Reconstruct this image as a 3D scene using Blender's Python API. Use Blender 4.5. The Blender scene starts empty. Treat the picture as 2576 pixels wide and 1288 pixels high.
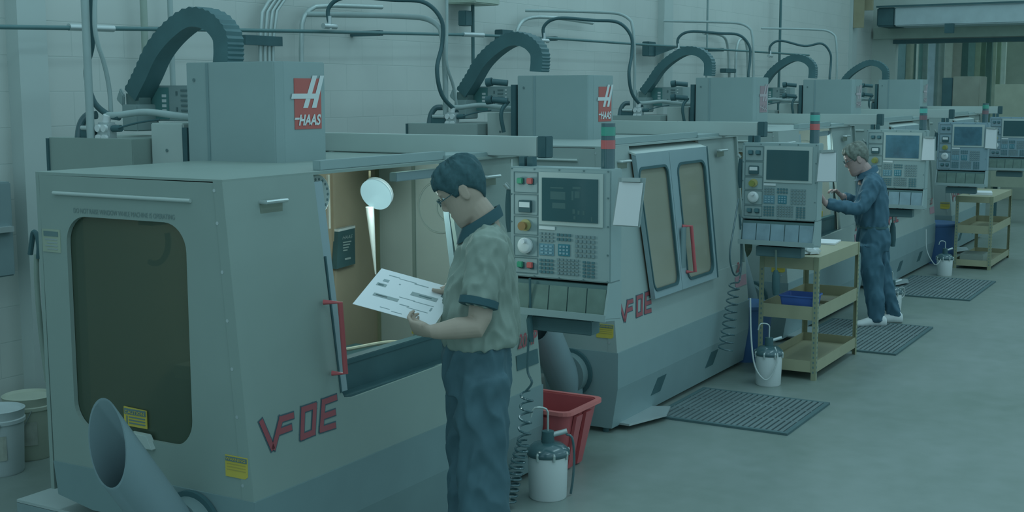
import bpy, bmesh, math, random
from mathutils import Vector, Matrix
random.seed(7)
sc = bpy.context.scene
COL = sc.collection
V = Vector
PI = math.pi

# ------------------------------------------------------------------ camera
# solved from the two vanishing points of the machine row (+X runs along the row,
# +Y towards the block wall), lens height 2 m, frame 2576 x 1288
CX, CY, HC = 1288.0, 644.0, 2.0
XA, YA, XB, YB = -4250.0, 240.0, 3170.0, 224.0
FP = math.sqrt(-((XA-CX)*(XB-CX) + (YA-CY)*(YB-CY)))
ex = V((XB-CX, YB-CY, FP)).normalized()
ey = V((XA-CX, YA-CY, FP)).normalized()
ez = ex.cross(ey)
if ez.y > 0: ez = -ez
def ray(px, py):
    d = V((px-CX, py-CY, FP)); return V((ex.dot(d), ey.dot(d), ez.dot(d)))
C0 = V((0, 0, HC))
def proj(p):
    q = V(p)-C0; a, b, c = q.x*ex+q.y*ey+q.z*ez; return (round(CX+FP*a/c), round(CY+FP*b/c))
def onz(px, py, z=0.0): d = ray(px, py); return C0 + d*((z-HC)/d.z)
def onx(px, py, x): d = ray(px, py); return C0 + d*(x/d.x)
def ony(px, py, y): d = ray(px, py); return C0 + d*(y/d.y)
def ond(px, py, dist):                     # point at a given depth along the view axis
    d = ray(px, py)/FP; return C0 + d*dist
cam_d = bpy.data.cameras.new('camera'); cam = bpy.data.objects.new('camera', cam_d); COL.objects.link(cam)
cam_d.sensor_width = 36; cam_d.lens = FP/2576*36; cam_d.clip_end = 200; cam_d.clip_start = .05
right = V((ex.x, ey.x, ez.x)); down = V((ex.y, ey.y, ez.y)); fwd = V((ex.z, ey.z, ez.z))
mw = Matrix.Identity(4)
for i in range(3):
    mw[i][0] = right[i]; mw[i][1] = -down[i]; mw[i][2] = -fwd[i]; mw[i][3] = C0[i]
cam.matrix_world = mw
sc.camera = cam

# ------------------------------------------------------------------ light
sc.view_settings.view_transform = 'Standard'; sc.view_settings.look = 'None'
sc.view_settings.gamma = 1; sc.view_settings.use_curve_mapping = False
sc.view_settings.exposure = 0.0
w = bpy.data.worlds.new('world'); sc.world = w; w.use_nodes = True
bg = w.node_tree.nodes['Background']; bg.inputs['Color'].default_value = (.57, .93, 1.06, 1); bg.inputs['Strength'].default_value = .56
def area(name, loc, sx, sy, power, color=(.60, .94, 1.04), rot=(0, 0, 0)):
    l = bpy.data.lights.new(name, 'AREA'); l.shape = 'RECTANGLE'; l.size = sx; l.size_y = sy
    l.energy = power; l.color = color
    o = bpy.data.objects.new(name, l); o.location = loc; o.rotation_euler = rot; COL.objects.link(o); return o
for i, (x, y) in enumerate([(1.5, 1.0), (7.5, 1.0), (13.5, 1.0), (19.5, 1.0), (1.5, -3.5), (7.5, -3.5), (13.5, -3.5), (4.5, 4.4), (10.5, 4.4), (16.5, 4.4), (21.0, -1.5), (27.0, 1.5), (27.0, -3.0)]):  # the farthest ones are added to brighten the far end and storeroom
    area('ceiling_tube_light', (x, y, 5.6), 3.6, .5, 25)

# ------------------------------------------------------------------ materials
def lin(c):
    c /= 255.0
    return c/12.92 if c <= .04045 else ((c+.055)/1.055)**2.4
WHITE = tuple(lin(c) for c in (133, 168, 176))
def alb(rgb, lift=(0, 0, 0)): return tuple(max(.006, min(.95, lin(c)/w_*.8+l_)) for c, w_, l_ in zip(rgb, WHITE, lift))
MATS = {}
def M(name, rgb, rough=.5, metal=0.0, spec=.3, var=.06, scale=6.0, bump=0.0, emis=None, es=0.0, alpha=None):
    if name in MATS: return MATS[name]
    m = bpy.data.materials.new(name); m.use_nodes = True; nt = m.node_tree
    b = nt.nodes['Principled BSDF']; a = alb(rgb, (.010, .026, .031))  # teal haze over dark tones put into every base colour
    b.inputs['Roughness'].default_value = rough; b.inputs['Metallic'].default_value = metal
    b.inputs['Specular IOR Level'].default_value = spec
    tc = nt.nodes.new('ShaderNodeTexCoord'); nz = nt.nodes.new('ShaderNodeTexNoise')
    nz.inputs['Scale'].default_value = scale; nz.inputs['Detail'].default_value = 5
    nt.links.new(tc.outputs['Object'], nz.inputs['Vector'])
    rp = nt.nodes.new('ShaderNodeValToRGB')
    rp.color_ramp.elements[0].position = .3; rp.color_ramp.elements[1].position = .7
    rp.color_ramp.elements[0].color = (*[c*(1-var) for c in a], 1); rp.color_ramp.elements[1].color = (*[min(1, c*(1+var)) for c in a], 1)
    nt.links.new(nz.outputs['Fac'], rp.inputs['Fac']); nt.links.new(rp.outputs['Color'], b.inputs['Base Color'])
    if bump:
        bp = nt.nodes.new('ShaderNodeBump'); bp.inputs['Strength'].default_value = bump; bp.inputs['Distance'].default_value = .01
        nt.links.new(nz.outputs['Fac'], bp.inputs['Height']); nt.links.new(bp.outputs['Normal'], b.inputs['Normal'])
    if emis: b.inputs['Emission Color'].default_value = (*emis, 1); b.inputs['Emission Strength'].default_value = es
    if alpha is not None: b.inputs['Alpha'].default_value = alpha
    MATS[name] = m; return m
PANEL = M('cream_machine_paint', (80, 113, 112), .42, var=.02, spec=.35)
PANELW = M('pale_machine_paint', (103, 139, 141), .42, var=.02, spec=.35)
HEADM = M('grey_machine_paint', (82, 118, 122), .38, var=.02, spec=.4)
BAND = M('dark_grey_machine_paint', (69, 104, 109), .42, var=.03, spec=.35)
FRAME = M('blue_grey_metal', (82, 119, 127), .32, var=.03, spec=.6)
DARK = M('black_rubber', (32, 64, 69), .6, var=.1)
DARKG = M('black_gloss', (34, 66, 72), .18, spec=.8, var=.05)
HOSE = M('black_hose', (34, 66, 71), .5, spec=.25, var=.05)
BLACKM = M('black_metal', (33, 66, 71), .4, var=.1)
RED = M('red_paint', (108, 60, 64), .4, var=.04)
REDS = M('dark_red_lettering', (92, 54, 60), .4, var=.04)
ORED = M('orange_red_square', (108, 66, 62), .4, var=.03)
WHITEP = M('white_paint', (124, 160, 166), .5, var=.02)
SILVER = M('polished_steel', (108, 144, 148), .3, metal=.5, var=.03)
BEIGE = M('warm_steel_liner', (100, 114, 100), .4, var=.08, scale=2.5, spec=.5)
TAN = M('tan_shelf_paint', (94, 116, 98), .45, var=.05)
TAND = M('olive_tan_steel', (84, 108, 90), .45, var=.05)
YEL = M('yellow_sticker', (116, 130, 50), .45, var=.03)
CONS = M('console_face_paint', (86, 122, 126), .42, var=.02)
CONSB = M('bluish_console_paint', (78, 116, 128), .42, var=.02)
SCREEN = M('dark_screen_glass', (30, 62, 67), .12, spec=.7, var=.02)
SCREENB = M('blue_reflection_glass', (42, 82, 98), .12, spec=.7, var=.25, scale=9)  # bluish reflection put into the screen colour
GREEN = M('green_button', (36, 112, 88), .35)
REDB = M('red_button', (120, 72, 70), .35)
LENSG = M('green_lens', (30, 108, 96), .2, spec=.8)
LENSR = M('red_lens', (112, 62, 62), .2, spec=.8)
BLUE = M('blue_plastic', (38, 72, 132), .35, var=.06)
BLUED = M('dark_blue_plastic', (32, 68, 108), .4, var=.06)
KEYD = M('dark_key', (44, 84, 92), .5)
KEYL = M('pale_key', (70, 104, 110), .5)
KEYB = M('blue_key', (34, 92, 106), .5)
KEYBG = M('pale_blue_keypad', (78, 122, 134), .5)
CONC = None
PAPER = M('white_paper', (131, 166, 174), .6, var=.01)
INK = M('printed_ink', (56, 88, 92), .6)
FAINT = M('faint_lettering', (66, 98, 100), .6)
GREYINK = M('grey_ink', (86, 118, 122), .6)
CORR = M('cable_carrier_plastic', (38, 73, 78), .5, var=.1)
GREYP = M('grey_hose', (92, 128, 132), .4)
ALU = M('aluminium', (112, 148, 154), .35, metal=.5, var=.03)

# ------------------------------------------------------------------ mesh helpers
ORG = V((0, 0, 0))                       # origin of the thing being built
class MB:
    def __init__(s): s.v = []; s.f = []
    def add(s, vs, fs):
        k = len(s.v); s.v += [tuple(p) for p in vs]; s.f += [tuple(i+k for i in f) for f in fs]; return s
    def box(s, x0, x1, y0, y1, z0, z1):
        if x0 > x1: x0, x1 = x1, x0
        if y0 > y1: y0, y1 = y1, y0
        if z0 > z1: z0, z1 = z1, z0
        return s.add([(x0,y0,z0),(x1,y0,z0),(x1,y1,z0),(x0,y1,z0),(x0,y0,z1),(x1,y0,z1),(x1,y1,z1),(x0,y1,z1)],
                     [(0,3,2,1),(4,5,6,7),(0,1,5,4),(1,2,6,5),(2,3,7,6),(3,0,4,7)])
    def obox(s, c, ax, ay, az):              # oriented box: centre and three half-axis vectors
        c, ax, ay, az = V(c), V(ax), V(ay), V(az)
        p = [c+sx*ax+sy*ay+sz*az for sz in (-1,1) for sx, sy in ((-1,-1),(1,-1),(1,1),(-1,1))]
        return s.add(p, [(0,3,2,1),(4,5,6,7),(0,1,5,4),(1,2,6,5),(2,3,7,6),(3,0,4,7)])
    def prism(s, pts, off):                  # closed polygon extruded by a vector
        off = V(off); n = len(pts); a = [V(p) for p in pts]
        return s.add(a+[p+off for p in a], [tuple(range(n))[::-1], tuple(range(n, 2*n))]+[(i, (i+1) % n, n+(i+1) % n, n+i) for i in range(n)])
    def cyl(s, p0, p1, r, r2=None, n=20, cap=True):
        p0, p1 = V(p0), V(p1); d = (p1-p0).normalized(); r2 = r if r2 is None else r2
        u = d.orthogonal().normalized(); w_ = d.cross(u)
        ring = lambda c, q: [c+(u*math.cos(2*PI*i/n)+w_*math.sin(2*PI*i/n))*q for i in range(n)]
        f = [(i, (i+1) % n, n+(i+1) % n, n+i) for i in range(n)]
        if cap: f += [tuple(range(n))[::-1], tuple(range(n, 2*n))]
        return s.add(ring(p0, r)+ring(p1, r2), f)
    def tube(s, pts, r, n=10, smooth=0, rr=None):
        P = [V(p) for p in pts]
        for _ in range(smooth):
            q = [P[0]]
            for a, b in zip(P, P[1:]): q += [a*.75+b*.25, a*.25+b*.75]
            q.append(P[-1]); P = q
        u = None; rings = []
        for i, p in enumerate(P):
            t = (P[min(i+1, len(P)-1)]-P[max(i-1, 0)])
            if t.length < 1e-9: t = V((0, 0, 1))
            t.normalize()
            u = t.orthogonal() if u is None else (u-t*u.dot(t))
            if u.length < 1e-6: u = t.orthogonal()
            u = u.normalized(); w_ = t.cross(u); q = rr[i] if rr else r
            rings.append([p+(u*math.cos(2*PI*k/n)+w_*math.sin(2*PI*k/n))*q for k in range(n)])
        vs = [p for g in rings for p in g]; m = len(rings)
        fs = [(j*n+k, j*n+(k+1) % n, (j+1)*n+(k+1) % n, (j+1)*n+k) for j in range(m-1) for k in range(n)]
        fs += [tuple(range(n))[::-1], tuple((m-1)*n+k for k in range(n))]
        return s.add(vs, fs)
    def lathe(s, c, prof, n=28, axis=(0, 0, 1)):
        c = V(c); a = V(axis).normalized(); u = a.orthogonal().normalized(); w_ = a.cross(u); m = len(prof)
        vs = [c+a*h+(u*math.cos(2*PI*k/n)+w_*math.sin(2*PI*k/n))*max(r, 1e-4) for r, h in prof for k in range(n)]
        fs = [(j*n+k, j*n+(k+1) % n, (j+1)*n+(k+1) % n, (j+1)*n+k) for j in range(m-1) for k in range(n)]
        fs += [tuple(range(n))[::-1], tuple((m-1)*n+k for k in range(n))]
        return s.add(vs, fs)
    def loft(s, rings, cap=True):
        n = len(rings[0]); m = len(rings)
        fs = [(j*n+k, j*n+(k+1) % n, (j+1)*n+(k+1) % n, (j+1)*n+k) for j in range(m-1) for k in range(n)]
        if cap: fs += [tuple(range(n))[::-1], tuple((m-1)*n+k for k in range(n))]
        return s.add([p for r in rings for p in r], fs)
    def plate(s, outer, holes, fn, off):     # flat plate with holes; fn maps (u, v) to 3D, off is the thickness vector
        bm = bmesh.new(); es = []; loops = []
        for lp in [outer]+holes:
            vs = [bm.verts.new(fn(*p)) for p in lp]; loops.append(vs)
            for i in range(len(vs)): es.append(bm.edges.new((vs[i], vs[(i+1) % len(vs)])))
        bmesh.ops.triangle_fill(bm, edges=es, use_beauty=True)
        bm.verts.index_update(); bm.verts.ensure_lookup_table()
        base = [v.co.copy() for v in bm.verts]; n = len(base); off = V(off)
        fs = [tuple(v.index for v in f.verts) for f in bm.faces]
        lid = [[v.index for v in l] for l in loops]; bm.free()
        out = fs+[tuple(i+n for i in f[::-1]) for f in fs]
        for l in lid:
            for i in range(len(l)):
                a, b = l[i], l[(i+1) % len(l)]; out.append((a, b, b+n, a+n))
        return s.add(base+[p+off for p in base], out)
    def build(s, name, mat, parent=None, smooth=False, bevel=0.0, org=None):
        o_ = ORG if org is None else V(org)
        me = bpy.data.meshes.new(name); me.from_pydata([V(p)-o_ for p in s.v], [], s.f)
        bm = bmesh.new(); bm.from_mesh(me); bmesh.ops.recalc_face_normals(bm, faces=bm.faces)
        if bevel: bmesh.ops.bevel(bm, geom=bm.edges[:], offset=bevel, segments=2, affect='EDGES', clamp_overlap=True)
        bm.to_mesh(me); bm.free(); me.materials.append(mat)
        if smooth:
            for p in me.polygons: p.use_smooth = True
            me.set_sharp_from_angle(angle=math.radians(38 if smooth is True else smooth))
        o = bpy.data.objects.new(name, me); COL.objects.link(o)
        if parent is not None: o.parent = parent
        else: o.location = o_
        return o
def tag(o, label=None, cat=None, group=None, kind=None):
    if label: o['label'] = label
    if cat: o['category'] = cat
    if group: o['group'] = group
    if kind: o['kind'] = kind
    return o
def thing(name, label, cat, loc, group=None):
    global ORG
    o = bpy.data.objects.new(name, None); COL.objects.link(o); o.empty_display_size = .1
    o.location = loc; ORG = V(loc); tag(o, label, cat, group); return o
def single(mb, name, mat, label, cat, loc, group=None, **k):
    o = mb.build(name, mat, None, org=loc, **k); return tag(o, label, cat, group)
def children(o): return [c for c in bpy.data.objects if c.parent == o]
def copy_tree(o, parent=None):
    c = o.copy(); COL.objects.link(c)
    if parent: c.parent = parent
    for ch in children(o): copy_tree(ch, c)
    return c
def text(name, body, h, origin, xa, ya, mat, parent, shear=0, width=None, thick=.0015, bold=0):
    cu = bpy.data.curves.new(name, 'FONT'); cu.body = body; cu.size = 1; cu.shear = shear; cu.offset = bold
    t = bpy.data.objects.new(name, cu); COL.objects.link(t)
    dg = bpy.context.evaluated_depsgraph_get(); me = bpy.data.meshes.new_from_object(t.evaluated_get(dg))
    bpy.data.objects.remove(t)
    xs = [v.co.x for v in me.vertices]; ys = [v.co.y for v in me.vertices]
    x0, y0 = min(xs), min(ys); wd = max(xs)-x0; ht = max(ys)-y0
    sy = h/ht; sx = sy if width is None else width/wd
    xa, ya, o3 = V(xa).normalized(), V(ya).normalized(), V(origin); nrm = xa.cross(ya)
    mb = MB(); vs = [o3+xa*((v.co.x-x0)*sx)+ya*((v.co.y-y0)*sy)+nrm*thick for v in me.vertices]
    mb.add(vs, [tuple(p.vertices) for p in me.polygons]); bpy.data.meshes.remove(me)
    return mb.build(name, mat, parent)
def rrect(u0, u1, v0, v1, r, n=6, shear=0):
    p = []
    for cx, cy, a in ((u1-r, v0+r, -PI/2), (u1-r, v1-r, 0), (u0+r, v1-r, PI/2), (u0+r, v0+r, PI)):
        for i in range(n+1):
            t = a+PI/2*i/n; p.append((cx+r*math.cos(t), cy+r*math.sin(t)))
    return p
def catmull(P, n=8):
    P = [V(p) for p in P]; Q = [P[0]*2-P[1]]+P+[P[-1]*2-P[-2]]; out = []
    for i in range(1, len(Q)-2):
        a, b, c, d = Q[i-1:i+3]
        for k in range(n):
            t = k/n; out.append(.5*((2*b)+(c-a)*t+(2*a-5*b+4*c-d)*t*t+(3*b-a-3*c+d)*t**3))
    out.append(P[-1]); return out
# ------------------------------------------------------------------ the room
def concrete():
    m = bpy.data.materials.new('sealed_concrete'); m.use_nodes = True; nt = m.node_tree; b = nt.nodes['Principled BSDF']
    tc = nt.nodes.new('ShaderNodeTexCoord'); n1 = nt.nodes.new('ShaderNodeTexNoise'); n2 = nt.nodes.new('ShaderNodeTexNoise')
    n1.inputs['Scale'].default_value = .9; n1.inputs['Detail'].default_value = 6; n2.inputs['Scale'].default_value = 7; n2.inputs['Detail'].default_value = 8
    nt.links.new(tc.outputs['Object'], n1.inputs['Vector']); nt.links.new(tc.outputs['Object'], n2.inputs['Vector'])
    mx = nt.nodes.new('ShaderNodeMix'); mx.data_type = 'FLOAT'; mx.inputs[0].default_value = .35
    nt.links.new(n1.outputs['Fac'], mx.inputs[2]); nt.links.new(n2.outputs['Fac'], mx.inputs[3])
    r = nt.nodes.new('ShaderNodeValToRGB'); r.color_ramp.elements[0].position = .36; r.color_ramp.elements[1].position = .66
    r.color_ramp.elements[0].color = (*alb((67, 98, 96)), 1); r.color_ramp.elements[1].color = (*alb((79, 110, 112)), 1)
    nt.links.new(mx.outputs[0], r.inputs['Fac']); nt.links.new(r.outputs['Color'], b.inputs['Base Color'])
    b.inputs['Roughness'].default_value = .38; b.inputs['Specular IOR Level'].default_value = .35
    return m
def blocks(name, base, dark, along='X'):
    m = bpy.data.materials.new(name); m.use_nodes = True; nt = m.node_tree; b = nt.nodes['Principled BSDF']
    tc = nt.nodes.new('ShaderNodeTexCoord'); sp = nt.nodes.new('ShaderNodeSeparateXYZ'); cb = nt.nodes.new('ShaderNodeCombineXYZ')
    nt.links.new(tc.outputs['Object'], sp.inputs[0]); nt.links.new(sp.outputs[along], cb.inputs['X']); nt.links.new(sp.outputs['Z'], cb.inputs['Y'])
    br = nt.nodes.new('ShaderNodeTexBrick'); br.inputs['Scale'].default_value = 1.0
    br.inputs['Brick Width'].default_value = .4; br.inputs['Row Height'].default_value = .2; br.inputs['Mortar Size'].default_value = .004
    br.inputs['Mortar Smooth'].default_value = .6
    a = alb(base); br.inputs['Color1'].default_value = (*a, 1); br.inputs['Color2'].default_value = (*[c*.97 for c in a], 1); br.inputs['Mortar'].default_value = (*alb(dark), 1)
    nt.links.new(cb.outputs[0], br.inputs['Vector'])
    nz = nt.nodes.new('ShaderNodeTexNoise'); nz.inputs['Scale'].default_value = 1.1; nz.inputs['Detail'].default_value = 7
    nt.links.new(tc.outputs['Object'], nz.inputs['Vector'])
    mp = nt.nodes.new('ShaderNodeMapRange'); mp.inputs[1].default_value = .35; mp.inputs[2].default_value = .7; mp.inputs[3].default_value = .93; mp.inputs[4].default_value = 1.03
    nt.links.new(nz.outputs['Fac'], mp.inputs[0])
    ml = nt.nodes.new('ShaderNodeVectorMath'); ml.operation = 'SCALE'
    nt.links.new(br.outputs['Color'], ml.inputs[0]); nt.links.new(mp.outputs[0], ml.inputs['Scale']); nt.links.new(ml.outputs[0], b.inputs['Base Color'])
    bp = nt.nodes.new('ShaderNodeBump'); bp.inputs['Strength'].default_value = .25; bp.inputs['Distance'].default_value = .004; bp.invert = True
    nt.links.new(br.outputs['Fac'], bp.inputs['Height']); nt.links.new(bp.outputs['Normal'], b.inputs['Normal'])
    b.inputs['Roughness'].default_value = .55
    return m
WALLY, ENDX = 6.0, 23.0
tag(MB().box(-2, 34, -7, WALLY+.2, -.1, 0).build('floor', concrete(), org=(0, 0, 0)), kind='structure')
WB = blocks('painted_block', (115, 151, 154), (107, 143, 146))
tag(MB().box(-2, ENDX+.2, WALLY, WALLY+.2, 0, 6).build('wall_left', WB, org=(0, 0, 0)), kind='structure')
PIL = M('painted_pilaster', (104, 139, 142), .55, var=.05, scale=1.5)
n = 0
for pa, pb, pr in ((56, 128, .10), (1668, 1690, .08), (2138, 2150, .06)):
    a, b = ony(pa, 300, WALLY-pr).x, ony(pb, 300, WALLY-pr).x
    tag(MB().box(a, b, WALLY-pr, WALLY, 0, 6).build('trim_%d' % n, PIL, org=(a, WALLY, 0)), kind='structure'); n += 1
# end wall with the wide doorway
WE = M('end_wall_paint', (106, 142, 142), .55, var=.05, scale=1.5)
yj = onx(2250, 200, ENDX).y; zt = onx(2400, 97, ENDX).z
e = MB().box(ENDX, ENDX+.2, yj, WALLY, 0, 6).box(ENDX, ENDX+.2, -7, yj, zt, 6).build('wall_far', WE, org=(ENDX, 0, 0)); tag(e, kind='structure')
tag(MB().box(ENDX-.03, ENDX+.22, -7, yj+.04, zt-.07, zt).build('trim_3', BLACKM, org=(ENDX, 0, zt)), kind='structure')
# the storeroom behind the doorway
tag(MB().box(30, 30.2, -7, 9, 0, 6).build('wall_storeroom', M('storeroom_wall', (98, 128, 120), .6, var=.06), org=(30, 0, 0)), kind='structure')
# lintel band and header duct
ya_, yb_ = onx(2190, 80, ENDX-.1).y, -6.5
z1, z2 = onx(2400, 66, ENDX-.1).z, onx(2400, 94, ENDX-.1).z
tag(MB().box(ENDX-.1, ENDX, yb_, ya_-.05, z2, z1).build('trim_4', M('lintel_paint', (98, 134, 130), .5), org=(ENDX, 0, z2)), kind='structure')
# bluish roller housing above the doorway
t = thing('roller_door_housing', 'long pale blue-grey housing above the wide doorway at the far end', 'door housing', (ENDX-.45, 0, 0))
zl, zu = onx(2400, 62, ENDX-.9).z, onx(2400, 13, ENDX-.9).z; y2 = onx(2250, 40, ENDX-.9).y; y1 = onx(2205, 40, ENDX-.9).y
MB().box(ENDX-.9, ENDX-.1, -6.4, y2, zl, zu).build('housing', M('pale_blue_steel', (100, 138, 146), .45), t, bevel=.02)
MB().box(ENDX-.88, ENDX-.1, y2, y1, zl, zu).build('motor_box', DARK, t, bevel=.02)
MB().box(ENDX-1.0, ENDX-.9, onx(2400, 60, ENDX-.95).y, onx(2378, 60, ENDX-.95).y, zl-.14, zl+.02).build('catch', DARK, t)
MB().box(ENDX-.94, ENDX-.9, -6.4, y2+.3, zu, zu+.03).build('top_edge', BLACKM, t)
# stock leaning beyond the doorway: each board its own thing
bc = [(44, 78, 84), (96, 118, 108), (34, 68, 72), (110, 140, 136), (44, 84, 84), (92, 126, 128), (84, 118, 132), (70, 104, 108), (92, 122, 124), (98, 122, 118), (100, 118, 116), (36, 72, 76), (46, 84, 84), (96, 128, 112), (52, 84, 76), (88, 116, 94), (104, 136, 128), (76, 106, 92), (112, 146, 142)]
bp_ = [2252, 2278, 2298, 2304, 2310, 2320, 2334, 2352, 2360, 2376, 2396, 2418, 2436, 2452, 2466, 2480, 2494, 2506, 2518, 2530]
bn = ['darkest board beside the left door jamb', 'tan board second from the left jamb', 'thin black post between two tan boards', 'thin pale strip left of the black post', 'narrow dark green board', 'pale grey-green board left of centre', 'bluish board left of centre', 'dull blue board near the centre', 'grey board at the centre', 'tan-grey wide board right of centre', 'wide pinkish-grey board', 'black gap board right of the pinkish one', 'dark green board', 'pale green thin board', 'dark olive post', 'olive green board', 'pale narrow board', 'brownish board near the right end', 'bright white strip at the right end']
for i, (a, b) in enumerate(zip(bp_, bp_[1:])):
    X = 24.3+.12*(i % 3); ya, yb = onx(a, 150, X).y, onx(b, 150, X).y; zt_ = 3.2
    single(MB().box(X, X+.06, yb+.005, ya-.005, 0, zt_), 'stock_board', M('board_%d' % i, tuple(int((c*.68+q*.32)*1.12) for c, q in zip(bc[i], (84, 118, 116))), .6, var=.1), 'tall upright stock in the far doorway, '+bn[i], 'board', (X, ya, 0), 'boards standing beyond the doorway')
X = 24.8; ya, yb = onx(2532, 150, X).y, onx(2640, 150, X).y
single(MB().box(X, X+.08, yb, ya, 0, 2.9), 'pale_partition', M('pale_board', (98, 130, 124), .6), 'pale partition panel at the right edge of the far doorway', 'panel', (X, ya, 0))
# grey cabinet in the doorway
X = 21.2; t = thing('storage_cabinet', 'tall grey-brown cabinet with a black left side in the far doorway', 'cabinet', (X, onx(2420, 230, X).y, 0))
y1, y2, y3 = onx(2369, 230, X).y, onx(2396, 230, X).y, onx(2464, 230, X).y; zc = onx(2420, 192, X).z
MB().box(X, X+.6, y3, y2, 0, zc).build('body', M('worn_grey_steel', (80, 104, 98), .55, var=.12, scale=3), t, bevel=.01)
MB().box(X, X+.6, y2+.004, y1, 0, zc-.02).build('side_panel', DARK, t, bevel=.01)
X = 23.6; single(MB().box(X, X+.12, onx(2492, 200, X).y, onx(2478, 200, X).y, 0, 2.9), 'dark_post', M('dark_green_post', (44, 78, 72), .5), 'thin dark green post right of the grey cabinet in the doorway', 'post', (X, onx(2485, 200, X).y, 0))
# low grey bench mass behind the last console
X = 20.2
t = thing('work_bench', 'pale bench panel at the right edge behind the last console', 'bench', (X, onx(2560, 250, X).y, 0))
MB().box(X, X+.5, onx(2640, 250, X).y, onx(2502, 250, X).y, .55, onx(2530, 212, X).z).build('panel', M('pale_olive_steel', (88, 116, 106), .55, var=.08), t)
for q in (2510, 2630): MB().box(X+.1, X+.16, onx(q, 250, X).y-.03, onx(q, 250, X).y+.03, 0, .55).build('leg', DARK, t)

# ---- pipes, conduits and fittings on the wall
RY = 5.72
P = [ony(*p, RY) for p in ((-60, 67), (230, 71), (480, 74), (730, 78), (960, 83), (1190, 88), (1400, 97), (1600, 111), (1820, 125), (2035, 139))]
t = thing('air_pipe', 'long dark air pipe running level along the block wall', 'pipe', P[0])
MB().tube(P, .013, 12).build('pipe', M('dark_pipe', (46, 84, 88), .4), t, smooth=True)
for p in (P[1], P[5]): MB().cyl(p-V((.16, 0, 0)), p+V((.16, 0, .004)), .02, n=14).build('coupling', ALU, t, smooth=True)
for p in (P[2], P[4], P[6], P[8]): MB().box(p.x-.02, p.x+.02, RY, WALLY, p.z-.02, p.z+.02).build('bracket', BLACKM, t)
def wallpipe(name, pts, r, mat, label, cat='pipe', group=None, sm=0):
    P_ = [V(p) for p in pts]
    single(MB().tube(P_, r, 10, smooth=sm), name, mat, label, cat, P_[0], group, smooth=True)
def vert(px, ytop, ybot, Y): a, b = ony(px, ytop, Y), ony(px, ybot, Y); return [V((b.x, Y, a.z)), V((b.x, Y, b.z))]
wallpipe('vertical_pipe', vert(372, -40, 300, 5.9), .022, M('olive_pipe', (88, 122, 118), .5), 'vertical pale olive pipe on the wall behind the first dark cable arch')
wallpipe('vertical_pipe', vert(436, -40, 240, 5.9), .018, GREYP, 'vertical pale pipe crossing behind the left leg of the first cable arch')
wallpipe('drop_pipe', vert(1190, -40, 160, 5.86), .015, M('dark_pipe2', (40, 76, 80), .5), 'thin black vertical pipe above the second machine')
wallpipe('drop_pipe', vert(1777, -40, 195, 5.86), .012, M('grey_pipe', (76, 112, 116), .5), 'thin grey vertical pipe above the third machine')
wallpipe('drop_pipe', vert(1957, -40, 300, 5.86), .018, M('dark_pipe2', (40, 76, 80), .5), 'thin black vertical pipe above the fourth machine')
# conduit bundle above the first machine's head
cm = M('conduit_steel', (100, 136, 140), .35, metal=.3)
for i, (px, r) in enumerate(((652, 10), (663, 16), (674, 24), (684, 34))):
    a = ony(px, 158, 5.9); b = ony(px, 45, 5.9); c = ony(px+30+6*i, -8-6*i, 5.9); d = ony(px+60+r*2, -22-6*i, 5.9)
    wallpipe('wall_conduit', [V((b.x, 5.9, a.z-.4)), V((b.x, 5.9, b.z)), c, d], .013, cm, ['leftmost', 'second from left', 'third from left', 'rightmost'][i]+' of four thin conduits rising behind the first machine head', 'conduit', 'bundle of four wall conduits', 1)
a = ony(615, 99, 5.88); b = ony(708, 100, 5.88)
single(MB().box(a.x, b.x, 5.87, 5.91, a.z-.035, a.z+.03), 'strut_channel', BLACKM, 'short black slotted channel holding the conduit bundle to the wall', 'bracket', a)
wallpipe('wall_conduit', [ony(757, 158, 5.9)-V((0, 0, .4)), ony(757, 70, 5.9), ony(768, 32, 5.9), ony(800, 12, 5.9), ony(960, 18, 5.9)], .018, cm, 'single thicker conduit bending right above the first machine head', 'conduit', None, 1)
# faint wall conduits further right
for i, pts in enumerate((((1298, 110), (1300, 70), (1325, 42), (1400, 44), (1490, 58)), ((1835, 200), (1832, 110), (1818, 86), (1770, 84)), ((1850, 200), (1852, 110), (1868, 93), (1880, 110), (1882, 200)))):
    wallpipe('wall_conduit', [ony(*p, 5.9) for p in pts], .018, cm, ['thin conduit bending right on the wall above the second cable arch', 'thin bent conduit high on the wall above the third machine head', 'hairpin conduit loop on the wall above the third machine head'][i], 'conduit', None, 2)
# small dark wall boxes
for pa, pb, lab in (((1172, 26), (1188, 66), 'small black box on the thin vertical pipe above the second machine'), ((1263, 74), (1293, 108), 'small black box on the pipe beside the second cable arch'), ((1632, 104), (1650, 142), 'black junction box on the wall left of the third cable arch'), ((1826, 172), (1852, 184), 'tiny black bracket above the third machine head')):
    a, b = ony(*pa, 5.82), ony(*pb, 5.82)
    single(MB().box(a.x, b.x, 5.82, 5.9, b.z, a.z), 'junction_box', BLACKM, lab, 'box', V((a.x, 5.9, b.z)), bevel=.006)
a, b, c = ony(1650, 112, 5.8), ony(1650, 140, 5.8), ony(1698, 122, 5.8)
single(MB().prism([a, b, c, c+V((0, 0, .02))], (0, .12, 0)), 'wall_bracket', BLACKM, 'black triangular bracket pointing right from the junction box', 'bracket', a)
a, b = ony(1400, 22, 5.85), ony(1496, 60, 5.85)
# wall lamp / heater at top above machine 2
a, b = ony(1195, 2, 5.7), ony(1258, 14, 5.7)
single(MB().box(a.x, b.x, 5.7, 5.98, b.z, a.z+.15), 'wall_fixture', M('pale_fixture', (98, 134, 128), .5), 'pale fixture cut by the top edge above the second machine', 'fixture', a, bevel=.01)
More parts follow.
